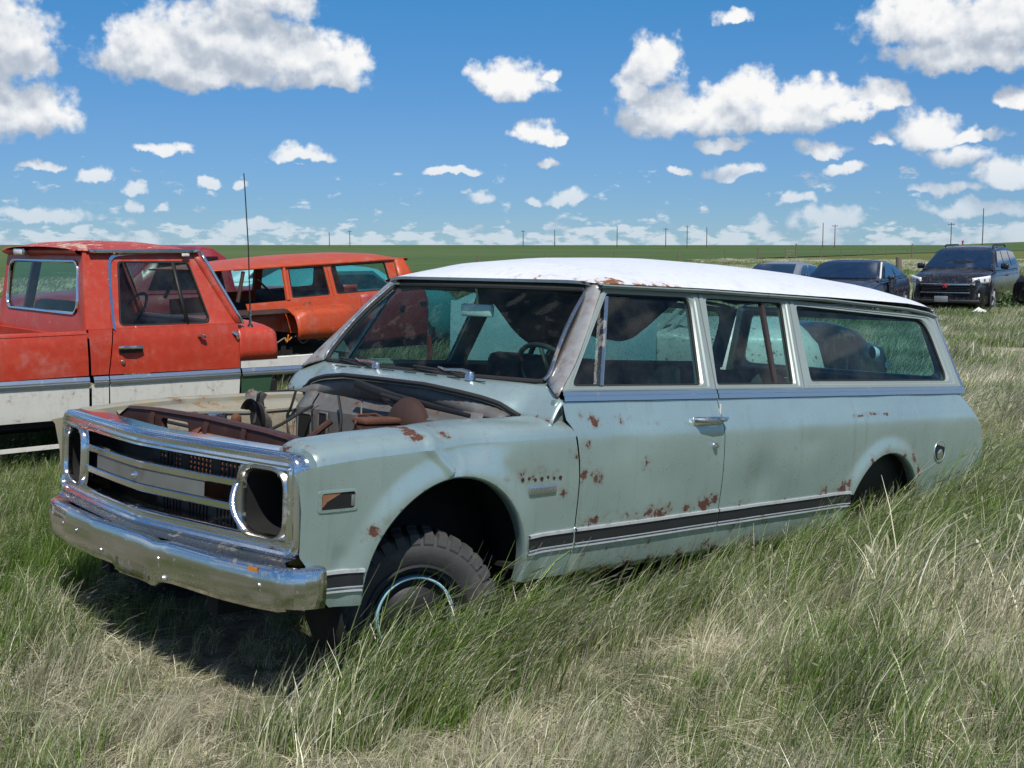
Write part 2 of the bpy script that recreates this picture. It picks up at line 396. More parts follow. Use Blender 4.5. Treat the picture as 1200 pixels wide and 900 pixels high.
class MB:
    def __init__(s): s.v = []; s.f = []; s.rust = None
    def add(s, vs, fs):
        o = len(s.v); s.v += [tuple(v) for v in vs]; s.f += [tuple(i + o for i in f) for f in fs]; return s
    def grid(s, P, cu=False, cv=False, flip=False):
        nu, nv = len(P), len(P[0]); vs = [p for row in P for p in row]; fs = []
        for i in range(nu if cu else nu - 1):
            for j in range(nv if cv else nv - 1):
                a = i * nv + j; b = i * nv + (j + 1) % nv; c = ((i + 1) % nu) * nv + (j + 1) % nv; d = ((i + 1) % nu) * nv + j
                fs.append((a, d, c, b) if flip else (a, b, c, d))
        return s.add(vs, fs)
    def box(s, c, d, rot=None, bev=0.0):
        x, y, z = d[0] / 2, d[1] / 2, d[2] / 2
        if bev <= 0:
            vs = [(-x, -y, -z), (x, -y, -z), (x, y, -z), (-x, y, -z), (-x, -y, z), (x, -y, z), (x, y, z), (-x, y, z)]
            fs = [(0, 3, 2, 1), (4, 5, 6, 7), (0, 1, 5, 4), (1, 2, 6, 5), (2, 3, 7, 6), (3, 0, 4, 7)]
        else:
            b = min(bev, x * .9, y * .9, z * .9)
            bm = bmesh.new(); bmesh.ops.create_cube(bm, size=1)
            for v in bm.verts: v.co = (v.co.x * d[0], v.co.y * d[1], v.co.z * d[2])
            bmesh.ops.bevel(bm, geom=bm.edges[:], offset=b, segments=2, profile=.5, affect='EDGES')
            bm.verts.index_update()
            vs = [tuple(v.co) for v in bm.verts]; fs = [tuple(v.index for v in f.verts) for f in bm.faces]; bm.free()
        M = rot.to_matrix() if rot is not None and hasattr(rot, 'to_matrix') else rot
        if M is not None: vs = [tuple(M @ Vector(v)) for v in vs]
        return s.add([(v[0] + c[0], v[1] + c[1], v[2] + c[2]) for v in vs], fs)
    def tube(s, path, r, n=8, closed=False, caps=True, flat=1.0):
        P = [Vector(p) for p in path]; m = len(P); rings = []
        t0 = (P[1] - P[0]).normalized(); u = t0.orthogonal().normalized()
        if abs(t0.z) < .9: u = (Vector((0, 0, 1)) - t0 * t0.z).normalized()
        for i in range(m):
            a = P[i - 1] if (i > 0 or closed) else P[i]; b = P[(i + 1) % m] if (i < m - 1 or closed) else P[i]
            t = (b - a).normalized(); u = (u - t * u.dot(t)).normalized(); w = t.cross(u)
            rr = r[i] if isinstance(r, (list, tuple)) else r
            rings.append([P[i] + u * math.cos(2 * math.pi * k / n) * rr + w * math.sin(2 * math.pi * k / n) * rr * flat for k in range(n)])
        o = len(s.v)
        s.grid(rings, cu=closed, cv=True, flip=True)
        if caps and not closed:
            s.f.append(tuple(o + k for k in range(n))); s.f.append(tuple(o + (m - 1) * n + k for k in reversed(range(n))))
        return s
    def lathe(s, prof, n=32, axis='y', c=(0, 0, 0)):
        """profile of (radius, along) turned round an axis"""
        rings = []
        for k in range(n):
            a = 2 * math.pi * k / n; ca, sa = math.cos(a), math.sin(a)
            if axis == 'y': rings.append([(c[0] + r * ca, c[1] + h, c[2] + r * sa) for r, h in prof])
            elif axis == 'x': rings.append([(c[0] + h, c[1] + r * ca, c[2] + r * sa) for r, h in prof])
            else: rings.append([(c[0] + r * ca, c[1] + r * sa, c[2] + h) for r, h in prof])
        return s.grid(rings, cu=True)
    def poly(s, pts, flip=False):
        o = len(s.v); s.v += [tuple(p) for p in pts]; f = tuple(range(o, o + len(pts)))
        s.f.append(f[::-1] if flip else f); return s
    def mirror_y(s):
        o = len(s.v); s.v += [(x, -y, z) for x, y, z in s.v]; s.f += [tuple(i + o for i in f[::-1]) for f in list(s.f)]; return s
    def build(s, name, mat, parent=None, smooth=35, solid=0.0, rust=None, weld=0.0, bevel=0.0, kind=None, subdiv=0):
        me = bpy.data.meshes.new(name); me.from_pydata(s.v, [], s.f); me.update()
        if weld or smooth is not None:
            bm = bmesh.new(); bm.from_mesh(me)
            if weld: bmesh.ops.remove_doubles(bm, verts=bm.verts[:], dist=weld)
            if weld: bmesh.ops.dissolve_degenerate(bm, dist=1e-6, edges=bm.edges[:])
            bm.to_mesh(me); bm.free()
        if smooth is not None:
            me.polygons.foreach_set('use_smooth', [True] * len(me.polygons))
            me.set_sharp_from_angle(angle=R_(smooth))
        if rust is not None:
            a = me.attributes.new('rust', 'FLOAT', 'POINT')
            a.data.foreach_set('value', [float(rust(*v.co)) for v in me.vertices])
        me.materials.append(MATS[mat])
        o = bpy.data.objects.new(name, me); COL.objects.link(o)
        if parent is not None: o.parent = parent
        if solid:
            md = o.modifiers.new('thickness', 'SOLIDIFY'); md.thickness = abs(solid); md.offset = -1 if solid > 0 else 1
        if bevel:
            md = o.modifiers.new('edge', 'BEVEL'); md.width = bevel; md.segments = 2; md.limit_method = 'ANGLE'; md.angle_limit = R_(40)
        if kind: o['kind'] = kind
        return o
def thing(name, label, cat, loc=(0, 0, 0), rotz=0.0, group=None, matrix=None):
    o = bpy.data.objects.new(name, None); COL.objects.link(o)
    o.empty_display_size = .3
    if matrix is not None: o.matrix_world = matrix
    else: o.location = loc; o.rotation_euler = (0, 0, rotz)
    o['label'] = label; o['category'] = cat
    if group: o['group'] = group
    return o
def tag(o, label, cat, group=None):
    o['label'] = label; o['category'] = cat
    if group: o['group'] = group
    return o
def blobs(lst):
    """rust strength from a list of (x, z, radius, strength[, stretch]) in a panel's own side view"""
    def f(x, y, z):
        s = -1.0
        for q in lst:
            a = (x - q[0]) / (q[2] * (q[4] if len(q) > 4 else 1)); b = (z - q[1]) / q[2]
            s = max(s, q[3] * (1 - math.sqrt(a * a + b * b)))
        return s
    return f

# ================================================================== pale green station wagon (main subject)
# car frame: x = rearwards from the front axle, y = towards its far side (near side is negative), z up
CAR_M = Matrix(((0.9973132, -0.0003165, 0.0732546, 0), (0, 0.9999907, 0.0043204, 0), (-0.0732553, -0.0043088, 0.9973039, 0), (0, 0, 0, 1)))
wagon = thing('station_wagon', 'pale green and white station wagon without hood, sunk in the grass', 'car', matrix=CAR_M)
_pr = spline([(.40, .915), (.46, .935), (.56, .955), (.64, .965), (.80, .980), (.93, .987), (1.02, .986), (1.07, .974), (1.12, .955), (1.19, .931), (1.26, .905)], 80)
FA = (0.0, .50, .405); RA = (3.245, .468, .388)
def xe(z): return interp(z, [(.40, 4.47), (.55, 4.52), (.72, 4.545), (.86, 4.545), (.97, 4.50), (1.08, 4.38), (1.175, 4.27), (1.26, 4.22)])
def wside(x, z):
    w = interp(z, _pr)
    w -= .034 * sstep((-.15 - x) / .6)
    for cx, cz, r in (FA, RA):
        d = math.hypot(x - cx, z - cz) - r
        if 0 - .02 <= d < .11: w += .020 * (1 - sstep(max(d, 0) / .105))
    # knocked-about sheet metal
    w -= .028 * math.exp(-((x - .10) / .13) ** 2 - ((z - 1.015) / .055) ** 2)
    w -= .010 * math.exp(-((x + .02) / .035) ** 2 - ((z - .945) / .035) ** 2)
    t = ((x + .19) * .13 + (z - 1.057) * -.12) / (.13 ** 2 + .12 ** 2)
    if -.1 < t < 1.15:
        dd = abs((x + .19) * .12 + (z - 1.057) * .13) / math.hypot(.13, .12)
        w += .016 * math.exp(-(dd / .018) ** 2)
    w += .007 * math.exp(-((x - .02) / .02) ** 2 - ((z - .965) / .04) ** 2)
    w -= .013 * math.exp(-((x - 2.02) / .10) ** 2 - ((z - .78) / .11) ** 2)
    w -= .006 * math.exp(-((x - 2.45) / .12) ** 2 - ((z - .95) / .06) ** 2) + .004 * math.exp(-((x - .95) / .10) ** 2 - ((z - .98) / .06) ** 2)
    w -= .004 * math.exp(-((x - 1.25) / .25) ** 2 - ((z - .80) / .10) ** 2)
    w -= .008 * math.exp(-((x + .50) / .03) ** 2 - ((z - .625) / .05) ** 2)
    w += .0012 * math.sin(x * 5.1 + z * 3) + .0035 * noise.noise((x * 3.1, z * 4.3, 2.0))
    return w
def patch(mb, A, B, n, sg, fy=wside, off=0.0):
    """ruled panel between two side-view curves, pushed out to the body side"""
    P = []
    for a, b in zip(A, B):
        row = []
        for j in range(n + 1):
            t = j / n; x = lerp(a[0], b[0], t); z = lerp(a[1], b[1], t)
            row.append((x, sg * (fy(x, z) + off), z))
        P.append(row)
    mb.grid(P, flip=(sg > 0))
    return P
def arc(c, r, a0, a1, n):
    return [(c[0] + r * math.cos(R_(lerp(a0, a1, k / (n - 1)))), c[1] + r * math.sin(R_(lerp(a0, a1, k / (n - 1))))) for k in range(n)]
def multi(segs):
    out = []
    for pts, n in segs:
        q = resample(pts, n); out += q if not out else q[1:]
    return out
def zt(x): return interp(x, [(-.74, 1.022), (-.6, 1.045), (-.4, 1.066), (-.15, 1.083), (.1, 1.096), (.6, 1.106)])
fender_rust = blobs([(-.19, 1.06, .05, 1.2), (-.68, 1.02, .05, .9), (-.63, 1.03, .05, .8), (-.385, .72, .05, .85), (-.34, .76, .04, .8), (.30, .72, .04, .5), (.40, .875, .05, .75, 1.6), (.50, .87, .05, .65, 1.8),
                     (.62, .98, .03, .8), (.66, .95, .05, .85), (.60, .80, .03, .6), (.63, 1.09, .02, .9, 4), (-.05, 1.07, .03, .7, 2), (.25, .875, .02, .6, 2), (-.30, .44, .05, .5), (.05, .905, .03, .55, 2.5)])
def build_fender(sg):
    far = sg > 0
    mb = MB()
    inner = arc(FA[:2], FA[2], 187, -8, 150)
    outer = multi([([(-.52, .452), (-.575, .50), (-.60, .57), (-.672, .65), (-.676, .72), (-.681, .815), (-.704, .934), (-.722, zt(-.722) - .075)], 42),
                   ([(x, zt(x) - .075) for x in np.linspace(-.722, .650, 60)], 70),
                   ([(.650, zt(.6) - .075), (.672, .93), (.682, .86), (.691, .635), (.692, .44)], 32), ([(.692, .44), (.42, .44)], 9)])
    inner = resample(inner, len(outer))
    patch(mb, inner, outer, 34, sg)
    # crown and the ledge that carried the hood
    P = []
    for x in np.linspace(-.722, .655, 70):
        zs = zt(x) - .075; w0 = wside(x, zs); k = 1 - .55 * sstep((-.60 - x) / .14)
        P.append([(max(x, gx(w0 - a) + .050), sg * (w0 - a * 1.0), zs + b * k * (.6 if far else 1)) for a, b in ((0, 0), (.004, .018), (.014, .036), (.034, .053), (.065, .065), (.105, .073), (.15, .077), (.178, .076), (.188, .066), (.19, .02), (.19, -.07))])
    mb.grid(P, flip=(sg > 0))
    f0 = P[0]; mb.grid([[(p[0] - .002, p[1], p[2] - .07) for p in f0[:-2]], f0[:-2]], flip=(sg > 0))
    # rolled lip of the wheel opening
    P = []
    for (x, z) in arc(FA[:2], FA[2], 187, -8, 70):
        nx, nz = (FA[0] - x) / FA[2], (FA[1] - z) / FA[2]; w = wside(x, z)
        P.append([(x, sg * w, z), (x + nx * .006, sg * (w - .004), z + nz * .006), (x + nx * .010, sg * (w - .022), z + nz * .010), (x + nx * .004, sg * (w - .055), z + nz * .004)])
    mb.grid(P, flip=(sg < 0))
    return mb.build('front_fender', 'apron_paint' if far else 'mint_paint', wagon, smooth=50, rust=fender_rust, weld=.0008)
def gx(Y): return -.806 + .125 * (abs(Y) / .94) ** 1.25
build_fender(-1); build_fender(1)
# inner wheel house (dark, undersealed)
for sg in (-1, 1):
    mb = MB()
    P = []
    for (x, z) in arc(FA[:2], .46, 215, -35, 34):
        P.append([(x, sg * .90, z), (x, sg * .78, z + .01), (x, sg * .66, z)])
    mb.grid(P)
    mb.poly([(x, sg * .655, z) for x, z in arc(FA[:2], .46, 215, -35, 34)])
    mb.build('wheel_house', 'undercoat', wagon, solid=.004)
# door and rear side
door_front = [(.606, 1.172), (.610, 1.10), (.635, 1.07), (.660, 1.03), (.680, .93), (.688, .86), (.697, .64)]
door_rear = [(1.672, 1.172), (1.675, 1.10), (1.685, 1.0), (1.692, .86), (1.695, .64)]
side_rust = blobs([(.70, 1.12, .03, .7), (.78, 1.10, .05, .9), (.83, 1.11, .03, .8), (.72, 1.00, .04, .7), (.72, .93, .04, .75), (.715, .86, .06, .9), (.80, .86, .055, 1.0), (1.11, .885, .045, 1.0), (1.12, .895, .03, .9),
                   (.80, .665, .05, .95, 3.2), (1.05, .66, .04, .8, 3), (1.25, .665, .06, 1.0, 3), (1.45, .665, .05, .85, 3), (1.58, .68, .06, .95, 1.6), (1.66, .70, .05, .8), (.98, 1.09, .03, .55, 4), (1.18, 1.07, .02, .55, 5),
                   (1.15, .62, .03, .6, 3), (1.57, .91, .03, .7), (2.30, .92, .022, .8), (2.36, .965, .018, .7), (2.0, .90, .02, .6),
                   (2.60, .67, .05, .9, 2.4), (2.78, .675, .06, 1.0, 2), (2.86, .70, .05, 1.0), (2.80, .78, .04, .9), (3.05, .815, .05, 1.0), (3.20, .855, .05, .95, 1.6), (3.40, .835, .05, .95), (3.52, .80, .06, 1.0), (3.60, .72, .07, 1.1), (3.62, .62, .07, 1.0), (3.50, .87, .05, .85),
                   (2.92, 1.068, .016, 1.1, 8), (3.05, 1.078, .014, 1.1, 10), (3.20, 1.072, .014, 1.0, 6), (4.08, 1.02, .025, .9), (4.30, .80, .05, .7), (4.33, .85, .03, .9), (2.5, .80, .03, .4), (1.85, .665, .03, .6, 5), (2.2, .665, .03, .6, 4)])
mb = MB()
patch(mb, resample(door_front, 46), resample(door_rear, 46), 60, -1)
door = mb.build('door', 'mint_paint', wagon, smooth=50, rust=side_rust)
def quarter(sg, x0=1.700):
    mb = MB()
    fr = [(a + .0045, b) for a, b in resample(door_rear, 30)]
    patch(mb, fr, [(2.80, z) for z in np.linspace(1.172, .64, 30)], 50, sg)
    outer = multi([([(2.80, .64), (2.80, 1.172)], 24), ([(2.80, 1.172), (3.76, 1.172)], 40), ([(3.76, 1.172), (3.76, .46)], 30)])
    a0 = 180 - math.degrees(math.asin((.64 - RA[1]) / RA[2]))
    inner = resample(arc(RA[:2], RA[2], a0, -1, 120), len(outer))
    patch(mb, inner, outer, 26, sg)
    P = []
    for z in np.linspace(.46, 1.172, 34):
        row = []; rc = .17; X = xe(z)
        for x in np.linspace(3.76, X - rc, 12)[:-1]: row.append((x, sg * wside(x, z), z))
        w = wside(X - rc, z)
        for k in range(13):
            a = math.pi / 2 * k / 12
            row.append((X - rc + rc * math.sin(a), sg * (w - rc * (1 - math.cos(a))), z))
        row.append((X, sg * .55, z))
        P.append(row)
    mb.grid(P, flip=(sg < 0))
    P = []
    for (x, z) in arc(RA[:2], RA[2], a0, -1, 60):
        nx, nz = (RA[0] - x) / RA[2], (RA[1] - z) / RA[2]; w = wside(x, z)
        P.append([(x, sg * w, z), (x + nx * .006, sg * (w - .004), z + nz * .006), (x + nx * .010, sg * (w - .022), z + nz * .010), (x, sg * (w - .06), z)])
    mb.grid(P, flip=(sg < 0))
    return mb.build('quarter_panel', 'mint_paint', wagon, smooth=50, rust=side_rust, weld=.0008)
quarter(-1); quarter(1)
mb = MB(); patch(mb, resample(door_front, 24), resample(door_rear, 24), 20, 1)
mb.build('passenger_door', 'mint_paint', wagon, rust=side_rust, solid=.004)
for sg in (-1, 1):     # rear wheel houses, empty: the wheel is gone
    mb = MB()
    q = arc(RA[:2], .42, 170, -5, 24)
    mb.grid([[(x, sg * .92, z), (x, sg * .60, z)] for x, z in q]); mb.poly([(x, sg * .60, z) for x, z in q])
    mb.build('wheel_house', 'dark_rust', wagon, solid=.004)
mb = MB(); mb.box((.635, -.918, 1.0), (.13, .02, .36)); mb.build('hinge_pillar', 'mint_paint', wagon)
# rockers below the trim
for sg in (-1, 1):
    mb = MB()
    patch(mb, [(x, .645) for x in np.linspace(.697, 2.88, 40)], [(x, .43) for x in np.linspace(.697, 2.84, 40)], 8, sg, off=-.004)
    mb.build('rocker_panel', 'mint_paint', wagon, solid=.004, rust=lambda x, y, z: .55 - (z - .43) * 4)
# lower side trim: chrome lip, black band, chrome lip (three strips in each of the three lengths)
def strip(name, xs, z0, z1, m, off, sg=-1, par=None):
    mb = MB(); P = []
    for x in xs:
        za, zb = z0(x), z1(x); w = wside(x, (za + zb) / 2)
        P.append([(x, sg * (w - .004), za), (x, sg * (w + off), za + .002), (x, sg * (w + off), zb - .002), (x, sg * (w - .004), zb)])
    mb.grid(P, flip=(sg > 0)); 
    return mb.build(name, m, par or wagon, smooth=20)
ztr = lambda x: .632 + .0085 * x            # top of the trim climbs a little towards the tail in the photo
for xa, xb in ((-.585, -.412), (.405, .688), (.700, 1.692), (1.700, 2.865)):
    xs = np.linspace(xa, xb, max(4, int((xb - xa) / .06)))
    o = (lambda x: -.040) if xa < 0 else (lambda x: 0.0)
    zz = lambda x: ztr(x) + o(x)
    tr = strip('side_trim', xs, lambda x: zz(x) - .058, lambda x: zz(x) - .012, 'black_trim', .006)
    strip('trim_edge', xs, lambda x: zz(x) - .012, lambda x: zz(x) + .004, 'trim_silver', .010, par=tr)
    strip('trim_edge', xs, lambda x: zz(x) - .066, lambda x: zz(x) - .058, 'trim_silver', .009, par=tr)
    strip('trim_edge', xs, lambda x: zz(x) - .082, lambda x: zz(x) - .072, 'trim_silver', .009, par=tr)
# belt moulding
yt = lambda z: .930 - (z - 1.19) * .3936
for sg in (-1, 1):
    for xa, xb in ((.612, 1.672), (1.680, 4.20)):
        mb = MB(); P = []
        for x in np.linspace(xa, xb, 30):
            P.append([(x, sg * .926, 1.170), (x, sg * .946, 1.176), (x, sg * .942, 1.196), (x, sg * .937, 1.199), (x, sg * .934, 1.214), (x, sg * .916, 1.222)])
        mb.grid(P, flip=(sg > 0)); mb.build('belt_moulding', 'anodised', wagon, smooth=25)
# ---- greenhouse: one framed ring for each side window
def roundpoly(pts, r, seg=5):
    out = []; n = len(pts)
    for i in range(n):
        p = Vector((*pts[i], 0)); a = Vector((*pts[i - 1], 0)); b = Vector((*pts[(i + 1) % n], 0))
        rr = r[i] if isinstance(r, (list, tuple)) else r
        u = (a - p).normalized(); v = (b - p).normalized(); ang = u.angle(v)
        d = min(rr / math.tan(ang / 2), (a - p).length * .49, (b - p).length * .49)
        s = p + u * d; e = p + v * d
        for k in range(seg + 1):
            t = k / seg; q = s * (1 - t) ** 2 + p * 2 * t * (1 - t) + e * t * t
            out.append((q.x, q.y))
    return out
def loop_ring(mb, outer, inner, sg, o0=0.0, o1=0.0, flip=False):
    P = [[(a[0], sg * (yt(a[1]) + o0), a[1]), (b[0], sg * (yt(b[1]) + o1), b[1])] for a, b in zip(outer, inner)]
    mb.grid(P, cu=True, flip=flip)
def side_window(sg, cell, open_, rr, name_glass='side_window', mat='frame_paint', glassmat='side_glass'):
    oc = roundpoly(cell, .004); ic = roundpoly(open_, rr)
    mid = [(lerp(a[0], b[0], .45), lerp(a[1], b[1], .45)) for a, b in zip(oc, ic)]
    mid2 = [(lerp(a[0], b[0], .55), lerp(a[1], b[1], .55)) for a, b in zip(oc, ic)]
    in2 = [(lerp(a[0], b[0], .86), lerp(a[1], b[1], .86)) for a, b in zip(oc, ic)]
    mb = MB(); f = sg > 0
    loop_ring(mb, oc, mid, sg, .004, .007, f); loop_ring(mb, mid, mid2, sg, .007, .001, f)
    loop_ring(mb, mid2, in2, sg, .001, .003, f); loop_ring(mb, in2, ic, sg, .003, -.012, f)
    loop_ring(mb, ic, ic, sg, -.012, -.035, f)
    loop_ring(mb, oc, ic, sg, -.045, -.035, not f)
    loop_ring(mb, oc, oc, sg, -.045, .004, not f)
    fr = mb.build('window_frame', mat, wagon, smooth=30, rust=blobs([(1.05, 1.22, .03, .8, 8)]))
    g = MB(); g.tube([(x, sg * (yt(z) - .012), z) for x, z in ic], .0065, 6, closed=True); g.build('window_seal', 'black_rubber', fr)
    g = MB(); g.poly([(x, sg * (yt(z) - .018), z) for x, z in ic], flip=(sg > 0)); gl = g.build(name_glass, glassmat, wagon, smooth=None)
    return fr, gl
for sg in (-1, 1):
    side_window(sg, [(.622, 1.216), (1.676, 1.216), (1.724, 1.668), (1.035, 1.660)], [(.690, 1.236), (1.578, 1.236), (1.662, 1.645), (1.052, 1.636)], [.02, .03, .05, .03], 'door_glass')
    side_window(sg, [(1.684, 1.216), (2.438, 1.216), (2.513, 1.673), (1.732, 1.668)], [(1.672 + .03, 1.238), (2.362, 1.238), (2.452, 1.652), (1.790, 1.647)], [.02, .02, .03, .03])
    side_window(sg, [(2.446, 1.216), (4.185, 1.216), (4.098, 1.640), (2.521, 1.673)], [(2.535, 1.252), (4.052, 1.252), (3.990, 1.612), (2.580, 1.640)], [.03, .05, .15, .03])
    # vent window post, sliding-pane post
    a = (.872, 1.238); b = (1.046, 1.626)
    mb = MB(); P = [[(lerp(a[0], b[0], t) + dx, sg * (yt(lerp(a[1], b[1], t)) + dy), lerp(a[1], b[1], t)) for dx, dy in ((-.012, -.02), (-.012, .004), (0, .008), (.012, .004), (.012, -.02))] for t in np.linspace(0, 1, 6)]
    mb.grid(P, flip=(sg < 0)); mb.build('vent_window_post', 'chrome_dirty', wagon, smooth=25)
    a = (2.215, 1.238); b = (2.283, 1.652)
    mb = MB(); P = [[(lerp(a[0], b[0], t) + dx, sg * (yt(lerp(a[1], b[1], t)) + dy), lerp(a[1], b[1], t)) for dx, dy in ((-.013, -.03), (-.013, -.008), (.013, -.008), (.013, -.03))] for t in np.linspace(0, 1, 6)]
    mb.grid(P, flip=(sg < 0)); mb.build('pane_post', 'divider_metal', wagon, smooth=25)
    # A pillar outer skin between windscreen and door
    A = [(.655, .800, 1.240), (.735, .775, 1.335), (.840, .742, 1.455), (.930, .712, 1.56), (1.000, .680, 1.650), (1.01, .672, 1.672)]
    B = [(.585, .925, 1.190), (.715, .893, 1.32), (.830, .842, 1.446), (.925, .795, 1.556), (1.015, .748, 1.650), (1.03, .745, 1.670)]
    A = spline(A, 16); B = spline(B, 16); mb = MB(); P = []
    for a, b in zip(A, B):
        a = np.array(a); b = np.array(b); nrm = np.array([-.010, .012, 0])
        row = [a + (b - a) * t + nrm * math.sin(t * math.pi) for t in (0, .25, .5, .75, .92, 1)]
        row[-1] = row[-1] + np.array([.004, -.012, 0])
        P.append([(p[0], sg * p[1], p[2]) for p in row])
    mb.grid(P, flip=(sg < 0)); mb.build('windscreen_pillar', 'pillar_paint', wagon, smooth=40, solid=.01, rust=lambda x, y, z: .32 - (z - 1.24) * 2.0)
    # D pillar chrome
    mb = MB(); mb.tube([(4.205, sg * .921, 1.205), (4.175, sg * .86, 1.35), (4.135, sg * .795, 1.52), (4.112, sg * .757, 1.632), (4.09, sg * .745, 1.652)], .013, 8)
    mb.build('pillar_moulding', 'chrome', wagon)
    # drip rail
    zg = lambda x: interp(x, [(.90, 1.668), (1.03, 1.668), (1.75, 1.680), (2.83, 1.685), (3.76, 1.668), (4.00, 1.652), (4.11, 1.632)])
    mb = MB(); P = [[(x, sg * .742, zg(x) + .012), (x, sg * .768, zg(x) + .004), (x, sg * .774, zg(x) + .010), (x, sg * .776, zg(x) + .004), (x, sg * .768, zg(x) - .006), (x, sg * .742, zg(x) - .010)] for x in np.linspace(1.0, 4.11, 60)]
    mb.grid(P, flip=(sg > 0)); mb.build('drip_rail', 'frame_paint', wagon, smooth=20)
# roof
def roof_pt(s, x):
    hc = interp(x, [(.9, -.006), (.985, -.004), (1.03, .026), (1.09, .052), (1.2, .086), (1.5, .122), (2.0, .148), (2.6, .152), (3.2, .142), (3.7, .118), (4.0, .088), (4.12, .060), (4.2, .020)])
    ye = .762 - .045 * sstep((x - 4.0) / .2) - .055 * sstep((1.10 - x) / .14)
    z = zg(x) + interp(x, [(1.0, .014), (2.8, .018), (3.6, .034), (4.1, .042)]) + hc * (1 - abs(s) ** 2.5) + .012 * (1 - abs(s) ** 14)
    cv = (1 - s * s)
    xx = x - .085 * cv * max(0., 1 - (x - .9) / .7) + .075 * cv * sstep((x - 3.4) / .8)
    return (xx, s * ye, z)
mb = MB()
ss = [math.copysign(1 - (1 - abs(t)) ** 1.5, t) for t in np.linspace(-1, 1, 49)]
xs = list(np.linspace(.985, 1.2, 12)) + list(np.linspace(1.2, 3.7, 40))[1:] + list(np.linspace(3.7, 4.18, 18))[1:]
P = [[roof_pt(s, x) for s in ss] for x in xs]
front = [(p[0] + .008, p[1], p[2] - .014) for p in P[0]]; front2 = [(p[0] + .05, p[1] * .99, p[2] - .012) for p in P[0]]
rear = [(p[0] + .004, p[1], p[2] - .02) for p in P[-1]]; rear2 = [(p[0] - .05, p[1] * .98, p[2] - .02) for p in P[-1]]
mb.grid([front2, front] + P + [rear, rear2], flip=True)
roof_rust = blobs([(1.0, 1.69, .03, .5, 3), (1.10, 1.69, .035, 1.25, 3), (1.28, 1.69, .030, 1.2, 3), (1.42, 1.695, .03, 1.0, 3), (1.55, 1.695, .022, .9, 3), (1.9, 1.69, .014, .6, 4), (2.4, 1.69, .014, .5, 6), (3.6, 1.69, .018, 1.0), (3.62, 1.70, .014, .9), (4.1, 1.655, .03, 1.2), (2.9, 1.70, .014, .6)])
roof = mb.build('roof', 'white_roof_paint', wagon, smooth=40, rust=lambda x, y, z: roof_rust(x, y, z) if y < 0 else -.3)
mb = MB()    # header above the windscreen
P = []
for s in np.linspace(-1, 1, 33):
    xf = 1.040 - .082 * (1 - s * s)
    zc = -.004
    P.append([(xf + .045, s * .735, 1.694 + zc), (xf - .014, s * .722, 1.694 + zc), (xf - .020, s * .716, 1.680 + zc * .6), (xf - .004, s * .705, 1.664), (xf + .004, s * .69, 1.645), (xf + .05, s * .68, 1.64)])
mb.grid(P, flip=True); mb.build('windscreen_header', 'black_trim', wagon, smooth=30)
# windscreen
def ws_pt(s, t):
    b = (.655 - .075 * (1 - s * s), .800 * s, 1.238 + .004 * s * s); a = (1.004 - .075 * (1 - s * s), .682 * s, 1.650)
    bow = .018 * math.sin(math.pi * t)
    return tuple(lerp(b[i], a[i], t) - (bow if i == 0 else 0) + (bow * .8 if i == 2 else 0) for i in range(3))
mb = MB(); mb.grid([[ws_pt(s, t) for t in np.linspace(0, 1, 9)] for s in np.linspace(-1, 1, 25)])
mb.build('windscreen', 'windshield_glass', wagon)
edge = [ws_pt(s, 0) for s in np.linspace(-.93, .93, 25)] + [ws_pt(.975, .015), ws_pt(.995, .06)] + [ws_pt(1, t) for t in np.linspace(.12, .96, 12)] + [ws_pt(s, 1) for s in np.linspace(.97, -.97, 25)] + [ws_pt(-1, t) for t in np.linspace(.96, .12, 12)] + [ws_pt(-.995, .06), ws_pt(-.975, .015)]
mb = MB(); mb.tube(edge, .013, 8, closed=True); mb.build('windscreen_seal', 'black_rubber', wagon)
mb = MB(); mb.tube([(p[0] - .010, p[1] * 1.012, p[2] + .004) for p in edge[25:41]], .008, 6); mb.build('windscreen_moulding', 'chrome_dirty', wagon)
mb = MB(); mb.tube([(p[0] - .010, p[1] * 1.012, p[2] + .004) for p in edge[-15:]], .008, 6); mb.build('windscreen_moulding', 'chrome_dirty', wagon)
# cowl with its vents, wipers
def rim(Y):
    a = abs(Y)
    return (interp(a, [(0, .385), (.3, .405), (.5, .445), (.6, .475), (.70, .500), (.76, .520), (.96, .535)]), Y, interp(a, [(0, 1.203), (.3, 1.200), (.5, 1.180), (.6, 1.165), (.68, 1.148), (.73, 1.125), (.77, 1.104), (.96, 1.094)]))
def wbase(Y):
    a = abs(Y); s = min(a / .80, 1.0)
    x = .655 - .075 * (1 - s * s); z = 1.236
    if a > .80: t = (a - .80) / .16; x = lerp(.655, .600, sstep(t)); z = lerp(1.236, 1.168, t ** 1.3)
    return (x - .004, Y, z)
mb = MB(); P = []
for Y in np.linspace(-.958, .958, 81):
    a = np.array(rim(Y)); b = np.array(wbase(Y)); row = []
    for t in np.linspace(0, 1, 10):
        p = a + (b - a) * t; p[2] += .012 * math.sin(math.pi * t); row.append(tuple(p))
    row.insert(0, (row[0][0] - .004, Y, row[0][2] - .018)); P.append(row)
mb.grid(P, flip=False); cowl = mb.build('cowl_panel', 'mint_paint', wagon, smooth=40, solid=.004, rust=blobs([(.55, 1.10, .02, .9, 3)]))
for Y in (-.50, -.36, -.22, -.08, .08, .22, .36, .50):
    mb = MB(); a = np.array(rim(Y)); b = np.array(wbase(Y)); p = a + (b - a) * .55
    mb.box((p[0], Y, p[2] + .0165), (.007, .085, .003), rot=Matrix.Rotation(-.18, 3, 'Y'))
    mb.build('cowl_vent', 'black_metal', cowl)
mb = MB(); mb.tube([(rim(Y)[0] - .004, Y, rim(Y)[2] - .002) for Y in np.linspace(-.78, .78, 50)] , .011, 8); mb.build('hood_seal', 'black_rubber', wagon)
